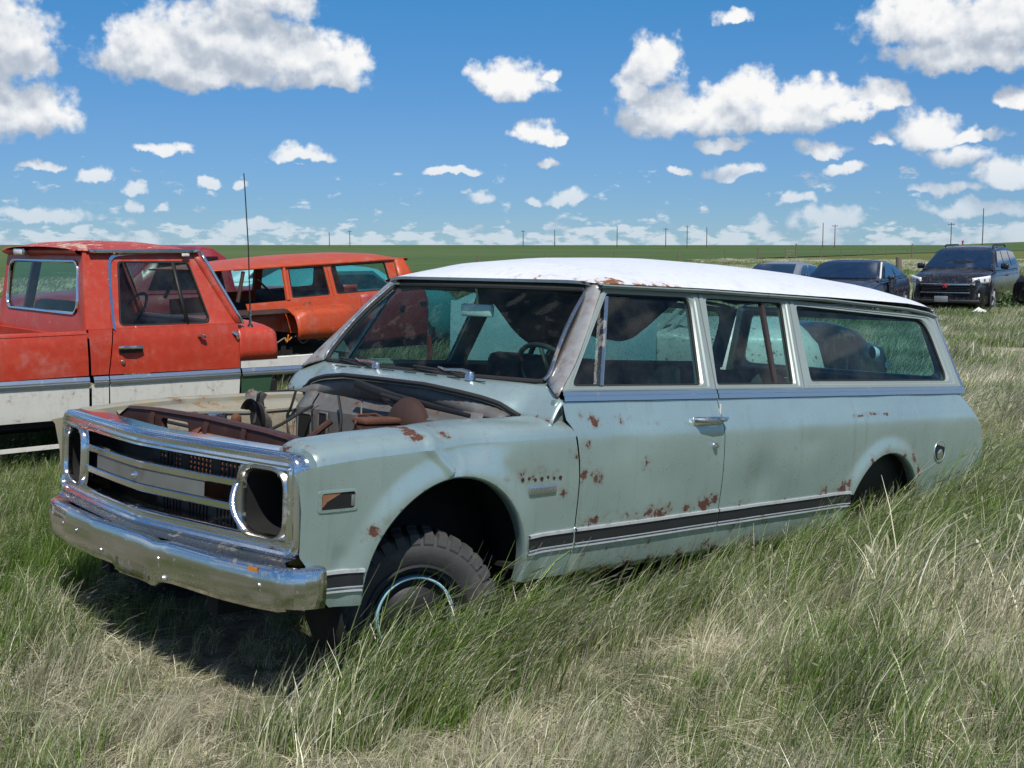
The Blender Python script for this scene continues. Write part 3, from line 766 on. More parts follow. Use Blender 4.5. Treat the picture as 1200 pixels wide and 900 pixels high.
for (py, ty) in ((.20, .58), (-.44, -.06)):      # y of pivot and tip (near side negative)
    bp = Vector((wbase(py)[0] - .06, py, 1.236)); tp = Vector((wbase(ty)[0] - .012, ty, 1.262))
    mb = MB(); mb.lathe([(.0, .03), (.018, .028), (.024, .012), (.026, -.01)], 12, 'z', tuple(bp))
    wp = mb.build('wiper', 'chrome_dirty', wagon)
    m2 = bp.lerp(tp, .45) + Vector((-.012, 0, .016))
    mb = MB(); mb.tube([bp + Vector((0, 0, .022)), bp.lerp(tp, .15) + Vector((0, 0, .026)), m2, bp.lerp(tp, .62) + Vector((0, 0, .018))], [.011, .010, .006, .005], 6, flat=.7); mb.build('wiper_arm', 'chrome_dirty', wp)
    mb = MB(); d = (tp - bp).normalized(); c_ = bp.lerp(tp, .62); mb.tube([c_ - d * .19 + Vector((.0, 0, -.004)), c_ + Vector((0, 0, .006)), c_ + d * .19 + Vector((0, 0, -.002))], .0055, 5); mb.build('wiper_blade', 'black_rubber', wp)
# door furniture
yd = -wside(1.56, 1.075)
mb = MB(); mb.box((1.56, yd - .006, 1.074), (.225, .014, .040), bev=.006)
hd = mb.build('door_handle', 'chrome', door, smooth=40)
mb = MB(); mb.tube([(1.455, yd - .008, 1.083), (1.475, yd - .038, 1.083), (1.56, yd - .046, 1.082), (1.635, yd - .044, 1.083), (1.672, yd - .030, 1.087)], [.012, .013, .013, .013, .009], 8, flat=1.3); mb.build('handle_grip', 'chrome', hd)
mb = MB(); mb.lathe([(0, -.020), (.010, -.019), (.014, -.012), (.016, .004)], 14, 'y', (1.608, -wside(1.608, .957) - .002, .957)); mb.build('lock', 'chrome', door)
mb = MB(); mb.box((1.678, -wside(1.68, 1.12) - .002, 1.115), (.006, .006, .07)); mb.build('chipped_edge', 'paper_white', door)
# badge and trim holes on the fender
by = -wside(.47, .822)
mb = MB(); mb.box((.47, by - .004, .823), (.155, .010, .034), bev=.003); bd = mb.build('badge', 'anodised', wagon)
for k in range(6):
    mb = MB(); mb.box((.405 + k * .026, by - .010, .824), (.015, .003, .016)); mb.build('badge_letter', 'grille_insert_grey', bd)
mb = MB()
for k in range(7):
    x = .352 + k * .036; mb.lathe([(0, -.0025), (.006 + .003 * (k % 3 == 0), -.0025), (.008, .001)], 8, 'y', (x, -wside(x, .868), .868 + .004 * math.sin(k * 2)))
mb.build('trim_hole', 'dark_rust', wagon)
# side-marker hole, not cut: frame with its shade and lit patch laid on the panel
mb = MB(); oc = roundpoly([(-.614, .802), (-.454, .806), (-.456, .884), (-.616, .880)], .012, 3); ic = roundpoly([(-.602, .812), (-.466, .815), (-.468, .875), (-.604, .871)], .010, 3)
fy = lambda x, z, o: -(wside(x, z) + o)
mb.grid([[(a[0], fy(*a, -.002), a[1]), (a[0], fy(*a, .004), a[1]), (b[0], fy(*b, .005), b[1]), (b[0], fy(*b, -.001), b[1])] for a, b in zip(oc, ic)], cu=True)
mk = mb.build('side_marker_frame', 'mint_paint', wagon)
mb = MB(); mb.poly([(x, fy(x, z, .0012), z) for x, z in ic]); mb.build('marker_shade_plate', 'dark_void', mk, smooth=None)  # flat black plate on the panel, standing for the shade inside the hole
mb = MB(); mb.poly([(x, fy(x, z, .0026), z) for x, z in ((-.600, .830), (-.520, .872), (-.600, .869))]); mb.poly([(x, fy(x, z, .0026), z) for x, z in ((-.602, .816), (-.580, .838), (-.602, .838))]); mb.build('marker_lit_patch', 'brown_panel', mk, smooth=None)  # brown triangles painted in for the sunlit patch inside the hole
mb = MB(); mb.box((-.474, fy(-.474, .842, .002), .842), (.016, .004, .040), bev=.0015); mb.build('marker_clip', 'grille_insert_grey', mk)
# open fuel filler; a flat black disc stands for its shaded inside
mb = MB(); P = []
for k in range(24):
    a = 2 * math.pi * k / 24; P.append([(3.848 + (.066 + d) * math.cos(a), -(wside(3.85, .84) + o), .838 + (.060 + d) * math.sin(a)) for d, o in ((.008, -.004), (.004, .004), (0, .004), (-.006, -.002))])
mb.grid(P, cu=True, flip=True); ff = mb.build('fuel_filler', 'mint_paint', wagon)
mb = MB(); mb.lathe([(0, -.0015), (.061, -.0015)], 20, 'y', (3.848, -wside(3.85, .84), .838)); mb.build('filler_shade_disc', 'dark_void', ff)  # shade of the filler hole put in as a black disc
mb = MB(); mb.lathe([(0, -.006), (.022, -.006), (.034, -.002)], 14, 'y', (3.853, -wside(3.85, .84), .815)); mb.build('filler_neck', 'chrome', ff)

# ---- nose: grille shell
def sweep_ring(mb, loop, prof, closed=True, flip=False):
    """loop of (Y, z) in the front view; profile of (inward, back) offsets"""
    n = len(loop); P = []
    for i, (Y, z) in enumerate(loop):
        a = loop[i - 1]; b = loop[(i + 1) % n]; t = Vector((b[0] - a[0], b[1] - a[1], 0)).normalized(); nn = Vector((-t.y, t.x, 0))
        row = []
        for d, bk_ in prof:
            yy = Y + nn.x * d; zz = z + nn.y * d; row.append((gx(yy) + bk_, -yy, zz))
        P.append(row)
    mb.grid(P, cu=closed, flip=flip)
def dense(loop, step=.03):
    out = []
    for a, b in zip(loop, loop[1:] + loop[:1]):
        L = math.dist(a, b); k = max(1, int(L / step))
        out += [(lerp(a[0], b[0], i / k), lerp(a[1], b[1], i / k)) for i in range(k)]
    return out
shell = dense(roundpoly([(-.935, .632), (.935, .632), (.925, 1.006), (-.925, 1.006)], .075, 7))
mb = MB()
sweep_ring(mb, shell, [(-.002, .13), (0, .05), (.002, .014), (.008, .003), (.018, -.002), (.028, .002), (.032, .012), (.036, .014), (.046, .012), (.052, .004), (.060, .003), (.066, .010), (.069, .03), (.071, .075)], flip=True)
grille = mb.build('grille_shell', 'chrome', wagon, smooth=35)
for sY in (-1, 1):
    cy_, cz_ = sY * .742, .818
    hl = dense(roundpoly([(cy_ - .128, cz_ - .130), (cy_ + .128, cz_ - .130), (cy_ + .125, cz_ + .130), (cy_ - .128, cz_ + .130)], .085, 7), .02)
    mb = MB(); sweep_ring(mb, hl, [(-.030, .022), (-.010, .018), (-.004, .004), (.002, -.004), (.009, -.004), (.014, .004), (.017, .014), (.019, .030)], flip=True)
    hb = mb.build('headlight_bezel', 'chrome_dirty' if sY > 0 else 'chrome', wagon, smooth=35)
    mb = MB()
    P = []
    for Y, z in hl:
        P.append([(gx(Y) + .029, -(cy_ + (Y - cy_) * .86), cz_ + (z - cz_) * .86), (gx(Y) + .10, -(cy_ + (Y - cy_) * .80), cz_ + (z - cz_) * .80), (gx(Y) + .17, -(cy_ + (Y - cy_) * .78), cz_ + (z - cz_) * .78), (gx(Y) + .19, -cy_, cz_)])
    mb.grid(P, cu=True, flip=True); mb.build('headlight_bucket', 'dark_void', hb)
# blank plate between shell and bezels
for sY in (-1, 1):
    mb = MB()
    for (ya, yb, za, zb) in ((.602, .622, .70, .94), (.60, .87, .938, .955), (.60, .87, .683, .70)):
        P = [[(gx(Y) + .045, -sY * Y, z) for z in (za, zb)] for Y in np.linspace(ya, yb, 6)]
        mb.grid(P, flip=(sY < 0))
    mb.build('bezel_plate', 'chrome_dirty', grille)
# bent trim strap hanging off the near headlight
mb = MB(); P = []
for t in np.linspace(0, 1, 14):
    Y = .628 + .02 * t + .085 * t * t; z = .878 - .165 * t; o = -.022 - .035 * math.sin(t * 2.6); wd = .020 - .004 * t
    P.append([(gx(.66) + o + .006, -(Y - wd), z - .004), (gx(.66) + o - .004, -Y, z), (gx(.66) + o + .008, -(Y + wd), z + .006)])
mb.grid(P, flip=True); mb.build('loose_trim_strap', 'chrome', wagon, solid=.003)
# centre bar: two rails and the grey insert, missing at its ends
def hbar(Ya, Yb, z0, z1, off, th):
    mb = MB(); P = []
    for Y in np.linspace(Ya, Yb, 40):
        x = gx(Y) + off
        P.append([(x + th, -Y, z1), (x + .004, -Y, z1), (x, -Y, z1 - .004), (x, -Y, z0 + .004), (x + .004, -Y, z0), (x + th, -Y, z0)])
    mb.grid(P, flip=True); return mb
hbar(-.612, .612, .854, .882, .012, .03).build('grille_rail', 'chrome', wagon, smooth=30)
hbar(-.612, .612, .764, .792, .012, .03).build('grille_rail', 'chrome', wagon, smooth=30)
ins = hbar(-.46, .415, .792, .854, .017, .012).build('grille_insert', 'grille_insert_grey', wagon, smooth=30)
mb = MB(); mb.lathe([(0, -.030), (.007, -.028), (.014, -.016), (.022, -.008), (.030, .012)], 16, 'x', (gx(0) + .030, .03, .822)); mb.build('emblem_stud', 'chrome', ins)
for Yq in (-.40, .16): 
    mb = MB(); mb.box((gx(Yq) + .0235, -Yq, .823), (.005, .004, .064)); mb.build('insert_seam', 'black_trim', ins)
mb = MB(); P = [[(gx(Y) + .075, -Y, .66), (gx(Y) + .08, -Y, .652), (gx(Y) - .02, -Y, .630), (gx(Y) - .010, -Y, .612), (gx(Y) + .06, -Y, .600)] for Y in np.linspace(-.90, .90, 50)]
mb.grid(P, flip=False); mb.build('grille_sill', 'chrome_dirty', wagon, smooth=40)
# radiator baffle: bars leave the square perforations open on the rusty plate behind
mb = MB()
def pg(Y): return -.655
for (z0, z1, ys) in ((.866, .962, (-.08, .60)), (.660, .756, (-.04, .56))):
    nz = 5; hh = (z1 - z0) / nz
    for k in range(nz + 1): mb.box((-.668, -(ys[0] + ys[1]) / 2, z0 + k * hh), (.004, ys[1] - ys[0], hh * .46))
    ny = 24; ww = (ys[1] - ys[0]) / ny
    for k in range(ny + 1):
        mb.box((-.672, -(ys[0] + k * ww), (z0 + z1) / 2), (.004, ww * (.44 if k % 8 else 1.5), z1 - z0 + .004))
mb.build('perforated_baffle', 'black_metal', wagon, smooth=None, kind='stuff')
mb = MB(); P = [[(-.575, -Y, .62), (-.575, -Y, .80), (-.565, -Y, .965)] for Y in np.linspace(-.10, .62, 6)]
mb.grid(P); mb.build('baffle_plate', 'rust_metal', wagon, solid=.004)
mb = MB(); mb.grid([[(-.60, -Y, .56), (-.60, -Y, .80), (-.61, -Y, .93)] for Y in np.linspace(-.60, -.12, 5)]); mb.build('baffle_plate', 'black_metal', wagon, solid=.004)
# radiator support, maroon primer, with its round-cornered hole and forward shelf
mb = MB()
top = lambda Y: interp(abs(Y), [(0, 1.045), (.45, 1.040), (.66, 1.030), (.74, .985), (.80, .965)]) - .016 * (Y > 0) * abs(Y)
hole = roundpoly([(-.36, .962), (-.13, .962), (-.13, 1.012), (-.36, 1.012)], .022, 4)
outer = roundpoly([(-.60, .90), (.05, .90), (.05, 1.038), (-.60, 1.030)], .003, 4)
mb.grid([[(-.505, -a[0], a[1]), (-.505, -b[0], b[1])] for a, b in zip(outer, hole)], cu=True, flip=True)
mb.grid([[(-.505, -b[0], b[1]), (-.475, -b[0], b[1])] for b in hole], cu=True, flip=True)
mb.grid([[(-.505, -Y, .90), (-.505, -Y, top(Y))] for Y in np.linspace(.05, .80, 14)], flip=True)
mb.grid([[(-.505, -Y, .90), (-.505, -Y, top(Y))] for Y in np.linspace(-.80, -.60, 6)], flip=True)
mb.grid([[(-.505, -Y, .60), (-.505, -Y, .90)] for Y in np.linspace(-.80, .80, 20)], flip=True)
mb.grid([[(-.512, -Y, top(Y) - .004), (-.500, -Y, top(Y) + .006), (-.455, -Y, top(Y) + .004), (-.450, -Y, top(Y) - .03)] for Y in np.linspace(-.80, .80, 34)], flip=True)
core = mb.build('radiator_support', 'maroon_primer', wagon, smooth=35)
for Yr in (-.42, .02, .30, .62):
    mb = MB(); mb.tube([(-.512, -Yr, .90), (-.516, -Yr, 1.0), (-.508, -Yr, 1.028)], .012, 6); mb.build('support_rib', 'maroon_primer', core)
mb = MB(); P = []
for Y in np.linspace(-.05, .36, 10): P.append([(-.512, -Y, .985), (-.54, -Y, .965), (-.575, -Y - .01, .935)])
mb.grid(P); mb.build('support_shelf', 'brown_panel', wagon, solid=.004, smooth=40)
mb = MB(); P = []
for Y in np.linspace(-.52, -.02, 10): P.append([(-.512, -Y, .955 + .05 * sstep((Y + .15) / .12)), (-.54, -Y, .945 + .02 * sstep((Y + .15) / .12)), (-.58, -Y, .925)])
mb.grid(P); mb.build('support_shelf', 'rust_metal', wagon, solid=.004, smooth=40)
# ---- bumper
def bx(Y):
    a = abs(Y)
    return interp(a, [(0, -.835), (.3, -.828), (.6, -.800), (.8, -.765), (.90, -.735), (.95, -.705), (.975, -.67), (.985, -.60), (.985, -.57)])
path = []
for Y in np.linspace(-.9, .9, 61): path.append((bx(Y), Y))
wrap = [(-.720, .930), (-.700, .956), (-.672, .974), (-.635, .983), (-.595, .986)]
path = [(x, -Y) for x, Y in reversed(wrap)] + path + wrap
mb = MB(); P = []
for i, (x, Y) in enumerate(path):
    a = path[max(i - 1, 0)]; b = path[min(i + 1, len(path) - 1)]
    t = Vector((b[0] - a[0], b[1] - a[1], 0)).normalized(); n_ = Vector((t.y, -t.x, 0))     # points back/inward
    n_ = Vector((abs(t.y), -t.x * (1 if t.y >= 0 else -1), 0))
    dzb = -.026 * (1 - sstep((abs(Y - .06) - .13) / .06))
    dz = -.014 * sstep(-Y) + .002 * math.sin(Y * 7) - .010 * math.exp(-((Y - .22) / .06) ** 2)
    endf = sstep((abs(Y) - .90) / .08) * .02
    prof = [(.105, .590), (.102, .604), (.060, .610), (.014, .613), (.006, .611), (.001, .606), (-.002, .598), (-.007, .555), (-.005, .510), (.001, .478), (.012, .462 + endf), (.045, .456 + endf)]
    row = []
    for k, (d, z) in enumerate(prof):
        zz = z + dz + (dzb if k >= 8 else 0) 
        row.append((x + n_.x * d, -(Y + n_.y * d), zz))
    P.append(row)
mb.grid(P, flip=False); bumper = mb.build('front_bumper', 'bumper_chrome', wagon, smooth=16, solid=-.004)
for Yb, zb in ((-.62, .540), (-.46, .535), (-.20, .500), (.26, .545), (.30, .478), (.83, .545)):
    mb = MB(); mb.lathe([(0, -.012), (.010, -.011), (.014, -.004), (.015, .006)], 12, 'x', (bx(Yb) - .003, -Yb, zb)); mb.build('bumper_bolt', 'chrome_dirty', bumper)
mb = MB(); P = [[(bx(Y) - .0065, -Y, z) for z in (.535, .51, .48, .447)] for Y in np.linspace(-.07, .19, 8)]
mb.grid(P, flip=True); mb.build('plate_mount', 'chrome_dirty', bumper, solid=.003)
mb = MB(); mb.box((bx(.80) - .006, -.80, .597), (.004, .045, .016), rot=Matrix.Rotation(.15, 3, 'Z')); mb.build('orange_sticker', 'amber_lens', bumper)
for Y in (-.42, .42):
    mb = MB(); mb.box((-.66, -Y, .54), (.26, .05, .09)); mb.build('bumper_bracket', 'undercoat', wagon)
# ---- engine bay
mb = MB(); 
mb.grid([[(.385, -Y, .50), (.375, -Y, .80), (.380, -Y, 1.02), (.425, -Y, 1.075), (.44, -Y, 1.10)] for Y in np.linspace(-.645, .645, 30)], flip=True)
fw_ = mb.build('firewall', 'bay_paint', wagon, solid=.004, rust=lambda x, y, z: .2)
mb = MB(); mb.grid([[(.436, -Y, 1.09), (rim(Y)[0] + .012, -Y, rim(Y)[2] - .012)] for Y in np.linspace(-.74, .74, 40)], flip=True); mb.build('cowl_front', 'bay_paint', wagon, solid=.004, rust=lambda x, y, z: .1)
for (ya, yb, za, zb) in ((.60, .49, .86, .995), (.43, .36, .88, 1.01), (.72, .64, .80, .95)):
    mb = MB(); mb.box((.366, (ya + yb) / 2, (za + zb) / 2), (.012, abs(ya - yb), zb - za)); mb.build('firewall_shade_block', 'dark_void', fw_)  # raised black block painted in for the shade of an opening
    fr = roundpoly([(-ya, za), (-yb, za), (-yb, zb), (-ya, zb)], .01, 3)
    mb = MB(); mb.tube([(.362, -a, b) for a, b in fr], .006, 6, closed=True); mb.build('opening_lip', 'bay_paint', fw_)
mb = MB(); mb.grid([[(.36, -Y, 1.025), (.335, -Y, 1.04), (.335, -Y, 1.055), (.37, -Y, 1.075)] for Y in np.linspace(.28, .74, 10)], flip=True); mb.build('firewall_shelf', 'bay_paint', fw_, solid=.003)
mb = MB(); mb.tube([(.35, -.26, .92), (.34, -.30, 1.0), (.345, -.50, 1.06), (.345, -.70, 1.03)], .008, 6); mb.build('firewall_bead', 'bay_paint', fw_)
# brake booster with master cylinder
mb = MB(); mb.lathe([(0, .0), (.115, .0), (.128, -.012), (.130, -.03), (.122, -.045), (.090, -.07), (.055, -.085), (0, -.09)], 28, 'x', (.36, -.27, 1.005))
mb.lathe([(.126, -.005), (.136, -.010), (.136, -.022), (.126, -.03)], 28, 'x', (.36, -.27, 1.005))
bo = mb.build('brake_booster', 'dark_rust', wagon)
mb = MB(); mb.box((.165, -.27, 1.000), (.19, .085, .060), bev=.012); mb.tube([(.28, -.27, .99), (.06, -.27, .985)], .034, 12); mb.build('master_cylinder', 'dark_rust', bo, smooth=40)
mb = MB(); mb.box((.165, -.27, 1.042), (.20, .098, .026), bev=.010); mb.build('reservoir_lid', 'rust_metal', bo, smooth=40)
mb = MB(); mb.tube([(.26, -.27, 1.03), (.20, -.215, 1.064), (.10, -.215, 1.062), (.05, -.27, 1.03)], .005, 6); mb.build('lid_clip', 'rust_metal', bo)
mb = MB(); mb.tube([(.10, -.30, .98), (.09, -.36, .95), (.16, -.42, .93), (.33, -.44, .88)], .005, 6); mb.tube([(.16, -.31, .975), (.18, -.35, .90), (.30, -.38, .80)], .005, 6); mb.build('brake_line', 'dark_rust', bo)
# black hinge arm lying across the cowl face, hoses, wiring
mb = MB(); mb.tube([(.34, .12, 1.175), (.345, -.02, 1.150), (.36, -.16, 1.130), (.40, -.60, 1.088)], [.020, .021, .018, .010], 8, flat=.7); mb.build('hood_hinge_arm', 'black_metal', wagon)
mb = MB(); mb.tube([(.36, -.05, 1.13), (.33, -.16, 1.10), (.36, -.24, 1.12)], .012, 6); mb.tube([(.30, -.12, 1.14), (.33, -.20, 1.125), (.38, -.33, 1.11)], .009, 6); mb.build('hinge_link', 'black_metal', wagon)
rnd = random.Random(3)
for k in range(4):
    y0 = .10 + k * .17; p = [(.37 - .02 * rnd.random(), y0, 1.10)]
    for j in range(6): p.append((p[-1][0] - .02 * rnd.random(), p[-1][1] + rnd.uniform(-.05, .05), p[-1][2] - .04 - .05 * rnd.random()))
    mb = MB(); mb.tube(spline(p, 20), .004 + .003 * (k % 2), 5); mb.build('wiring', 'black_rubber' if k % 4 else 'rope_white', wagon)
for k, (x0, y0, z0, x1, y1, z1, rr) in enumerate(((.34, .30, .98, -.30, .52, .86, .016), (.35, .05, .90, -.20, .30, .74, .013), (.33, -.10, .95, .02, .10, .80, .010), (.34, .45, 1.04, -.42, .58, .98, .008), (-.46, .20, .92, -.10, .45, .80, .014), (.20, -.30, .93, -.10, -.35, .78, .009))):
    mb = MB(); m_ = ((x0 + x1) / 2 + .04, (y0 + y1) / 2 - .06, min(z0, z1) - .05 - .02 * (k % 2)); mb.tube(spline([(x0, y0, z0), m_, (x1, y1, z1)], 16), rr, 7); mb.build('hose', 'black_rubber' if k % 2 else 'dark_rust', wagon)
for k, (x, y, z, a_, b_, c_) in enumerate(((.33, .02, .98, .05, .12, .10), (.32, .22, .86, .08, .10, .14), (-.40, .45, .80, .10, .22, .10), (-.10, .52, .78, .20, .10, .08), (.15, .10, .60, .35, .30, .14), (-.25, -.05, .58, .20, .50, .10))):
    mb = MB(); mb.box((x, y, z), (a_, b_, c_), rot=Matrix.Rotation(.2 * (k % 3 - 1), 3, 'Z'), bev=.012); mb.build('bracket', ('black_metal', 'dark_rust', 'bay_paint')[k % 3], wagon, smooth=40)
# far side hinge bracket and torn inner panel
mb = MB()
P = []
for i in range(9):
    row = []
    for j in range(7):
        y = .58 + .022 * i; z = .82 + .045 * j
        row.append((.16 + .045 * math.sin(i * 1.3 + j * .8) + .03 * noise.noise((i * .7, j * .7, 3)), y + .02 * math.sin(j * 1.4), z + .012 * math.sin(i * 2)))
    P.append(row)
mb.grid(P); mb.build('torn_inner_panel', 'bay_paint', wagon, solid=.005, rust=lambda x, y, z: .35)
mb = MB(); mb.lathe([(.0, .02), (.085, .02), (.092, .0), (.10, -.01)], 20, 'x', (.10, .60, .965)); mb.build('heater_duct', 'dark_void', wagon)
# inner aprons
for sg in (-1, 1):
    mb = MB(); P = []
    for x in np.linspace(-.50, .46, 36):
        d = math.hypot(x, 0); hump = .13 * (1 - sstep((abs(x) - .22) / .2))
        P.append([(x, sg * .775, zt(x) - .055), (x, sg * .74, zt(x) - .075), (x, sg * .66, zt(x) - .10), (x, sg * .640, .92), (x, sg * .635, .72), (x, sg * .63, .50)])
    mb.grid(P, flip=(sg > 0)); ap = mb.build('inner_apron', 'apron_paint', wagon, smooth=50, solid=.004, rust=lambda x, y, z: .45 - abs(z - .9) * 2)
    if sg > 0:
        for (x, z, r) in ((-.18, .975, .026), (.04, .965, .024), (-.36, .97, .018)):
            mb = MB(); mb.lathe([(0, -.022), (r * .6, -.02), (r, -.010), (r * 1.15, .004)], 14, 'y', (x, .642, z)); mb.build('apron_fitting', 'rust_metal', ap)
        mb = MB(); mb.box((-.07, .632, .968), (.10, .02, .06), bev=.006); mb.build('regulator_box', 'chrome_dirty', ap)
        mb = MB(); mb.tube([(-.45, .655, .99), (-.2, .655, 1.0), (.1, .655, .995), (.36, .655, 1.01)], .010, 6); mb.build('apron_rail', 'apron_paint', ap)
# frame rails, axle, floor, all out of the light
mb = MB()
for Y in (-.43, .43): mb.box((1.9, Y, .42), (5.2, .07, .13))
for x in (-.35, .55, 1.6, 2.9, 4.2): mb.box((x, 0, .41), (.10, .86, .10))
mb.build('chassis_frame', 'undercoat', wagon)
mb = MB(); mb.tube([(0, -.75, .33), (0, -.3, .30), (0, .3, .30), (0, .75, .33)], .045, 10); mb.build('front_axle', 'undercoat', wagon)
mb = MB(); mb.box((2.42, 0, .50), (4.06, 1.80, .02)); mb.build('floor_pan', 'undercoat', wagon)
# ---- wheels
def make_wheel(parent, c, steer, Rw, Ww, rimr, rim_mat, camber=0.0, lugs=34, side=-1):
    wh = bpy.data.objects.new('wheel', None); COL.objects.link(wh); wh.parent = parent; wh.location = c
    wh.rotation_euler = (camber, 0, steer)
    h = Ww / 2
    mb = MB(); prof = [(rimr, -h * .72), (rimr + .012, -h * .82), (rimr + .05, -h * .98), (lerp(rimr, Rw, .55), -h * 1.04), (Rw - .05, -h * .98), (Rw - .028, -h * .90), (Rw - .016, -h * .80), (Rw - .012, 0), (Rw - .016, h * .80), (Rw - .028, h * .90), (Rw - .05, h * .98), (lerp(rimr, Rw, .55), h * 1.04), (rimr + .05, h * .98), (rimr, h * .72)]
    mb.lathe(prof, 56, 'y'); mb.build('tyre', 'tyre_rubber', wh, smooth=50)
    if lugs:
        mb = MB()
        for k in range(lugs):
            a = 2 * math.pi * (k + .0) / lugs
            for s in (-1, 1):
                M = Matrix.Rotation(-a - (.5 if s > 0 else 0) * 2 * math.pi / lugs, 3, 'Y')
                vs = []
                for (r0, yy) in ((Rw - .046, h * .985), (Rw - .012, h * .90), (Rw, h * .62), (Rw + .001, h * .10)):
                    for tt in (-.018, .018): vs.append(M @ Vector((r0 + .004, s * (yy + .003), tt + (.010 if yy < h * .5 else 0) * s)))
                for (r0, yy) in ((Rw - .046, h * .985), (Rw - .012, h * .90), (Rw, h * .62), (Rw + .001, h * .10)):
                    for tt in (-.023, .023): vs.append(M @ Vector((r0 - .016, s * yy * .97, tt + (.010 if yy < h * .5 else 0) * s)))
                fs = []
                for q in range(3):
                    fs += [(q * 2, q * 2 + 1, q * 2 + 3, q * 2 + 2), (q * 2, q * 2 + 2, 8 + q * 2 + 2, 8 + q * 2), (q * 2 + 1, 8 + q * 2 + 1, 8 + q * 2 + 3, q * 2 + 3)]
                fs += [(0, 8, 9, 1), (6, 7, 15, 14)]
                mb.add(vs, fs)
        mb.build('tread', 'tyre_rubber', wh, smooth=20)
    o = side
    mb = MB(); mb.lathe([(rimr + .012, o * h * .84), (rimr + .016, o * h * .92), (rimr + .006, o * h * .95), (rimr - .006, o * h * .86), (rimr - .018, o * h * .55), (rimr - .03, o * h * .35), (rimr * .62, o * h * .30), (rimr * .55, o * h * .42), (rimr * .34, o * h * .50), (rimr * .30, o * h * .8), (0, o * h * .84)], 40, 'y'); rm_ = mb.build('rim', 'black_metal' if rim_mat == 'sky_blue_rim' else rim_mat, wh, smooth=40)
    if rim_mat == 'sky_blue_rim':
        mb = MB(); mb.lathe([(.146, o * h * .36), (.148, o * h * .60), (.153, o * h * .63), (.158, o * h * .58), (.160, o * h * .36)], 40, 'y'); mb.build('trim_ring', rim_mat, wh)
    return wh
make_wheel(wagon, (-.045, -.80, .345), R_(-22), .335, .205, .195, 'sky_blue_rim')
make_wheel(wagon, (-.045, .80, .345), R_(-22), .335, .205, .195, 'sky_blue_rim', side=1)
# ---- interior
mb = MB(); P = []
for Y in np.linspace(-.82, .82, 24):
    P.append([(.66, -Y, 1.225), (.80, -Y, 1.232), (.93, -Y, 1.222), (.955, -Y, 1.20), (.945, -Y, 1.15), (.97, -Y, 1.05), (.93, -Y, .95)])
mb.grid(P, flip=True); mb.build('dashboard', 'dash_paint', wagon, smooth=50)
mb = MB(); mb.box((.955, -.40, 1.13), (.03, .42, .11), bev=.01); cl = mb.build('instrument_cluster', 'white_plastic', wagon)
cw_ = Vector((1.12, -.39, 1.225)); ax = Vector((.80, 0, .60)).normalized(); u_ = Vector((0, 1, 0)); v_ = ax.cross(u_)
mb = MB(); mb.tube([cw_ + (u_ * math.cos(a) + v_ * math.sin(a)) * .205 for a in np.linspace(0, 2 * math.pi, 40)[:-1]], .0125, 8, closed=True); sw = mb.build('steering_wheel', 'vinyl_dark', wagon)
mb = MB()
for a in (R_(95), R_(215), R_(335)): mb.tube([cw_ - ax * .02, cw_ + (u_ * math.cos(a) + v_ * math.sin(a)) * .20], .010, 6)
mb.lathe([(0, 0), (.04, 0)], 4, 'y', (0, 0, -5)); mb.v = mb.v[:-8]; mb.f = [f for f in mb.f if max(f) < len(mb.v)]
mb.build('wheel_spoke', 'chrome_dirty', sw)
mb = MB(); mb.tube([cw_, cw_ - ax * .45], .028, 10); mb.build('steering_column', 'dash_paint', sw)
mb = MB(); mb.box((.985, .02, 1.535), (.03, .22, .062), bev=.012); rv = mb.build('rear_view_mirror', 'lamp_silver', wagon, smooth=40)
mb = MB(); mb.tube([(.985, .02, 1.565), (.97, .02, 1.645)], .006, 6); mb.build('mirror_stem', 'chrome_dirty', rv)
def bench(x, w, zt_, m):
    mb = MB(); mb.box((x - .24, 0, .80), (.50, w, .16), bev=.05); be = mb.build('seat', m, wagon, smooth=60)
    mb = MB(); mb.box((x + .06, 0, (zt_ + .80) / 2), (.15, w, zt_ - .78), rot=Matrix.Rotation(.18, 3, 'Y'), bev=.05); mb.build('backrest', m, be, smooth=60)
bench(1.66, 1.40, 1.30, 'vinyl_dark'); bench(2.55, 1.34, 1.26, 'vinyl_grey')
# headliner and the torn part that hangs down
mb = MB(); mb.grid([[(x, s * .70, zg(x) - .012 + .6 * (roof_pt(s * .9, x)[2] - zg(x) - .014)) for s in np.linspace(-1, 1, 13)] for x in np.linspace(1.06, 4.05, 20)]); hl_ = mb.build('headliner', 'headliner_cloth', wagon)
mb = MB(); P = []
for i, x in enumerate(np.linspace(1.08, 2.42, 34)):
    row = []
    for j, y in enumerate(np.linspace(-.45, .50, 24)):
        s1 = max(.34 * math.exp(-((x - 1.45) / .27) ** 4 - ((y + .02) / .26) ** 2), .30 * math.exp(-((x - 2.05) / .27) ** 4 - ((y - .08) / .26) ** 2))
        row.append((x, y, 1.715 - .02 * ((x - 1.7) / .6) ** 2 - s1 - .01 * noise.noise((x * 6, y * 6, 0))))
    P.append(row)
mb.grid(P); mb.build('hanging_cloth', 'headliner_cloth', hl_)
# inside door cards / lower side linings, dark
for sg in (-1, 1):
    mb = MB(); mb.grid([[(x, sg * .87, .50), (x, sg * .885, .90), (x, sg * .872, 1.222)] for x in np.linspace(.72, 4.15, 14)]); mb.build('side_lining', 'vinyl_dark', wagon, solid=.004)
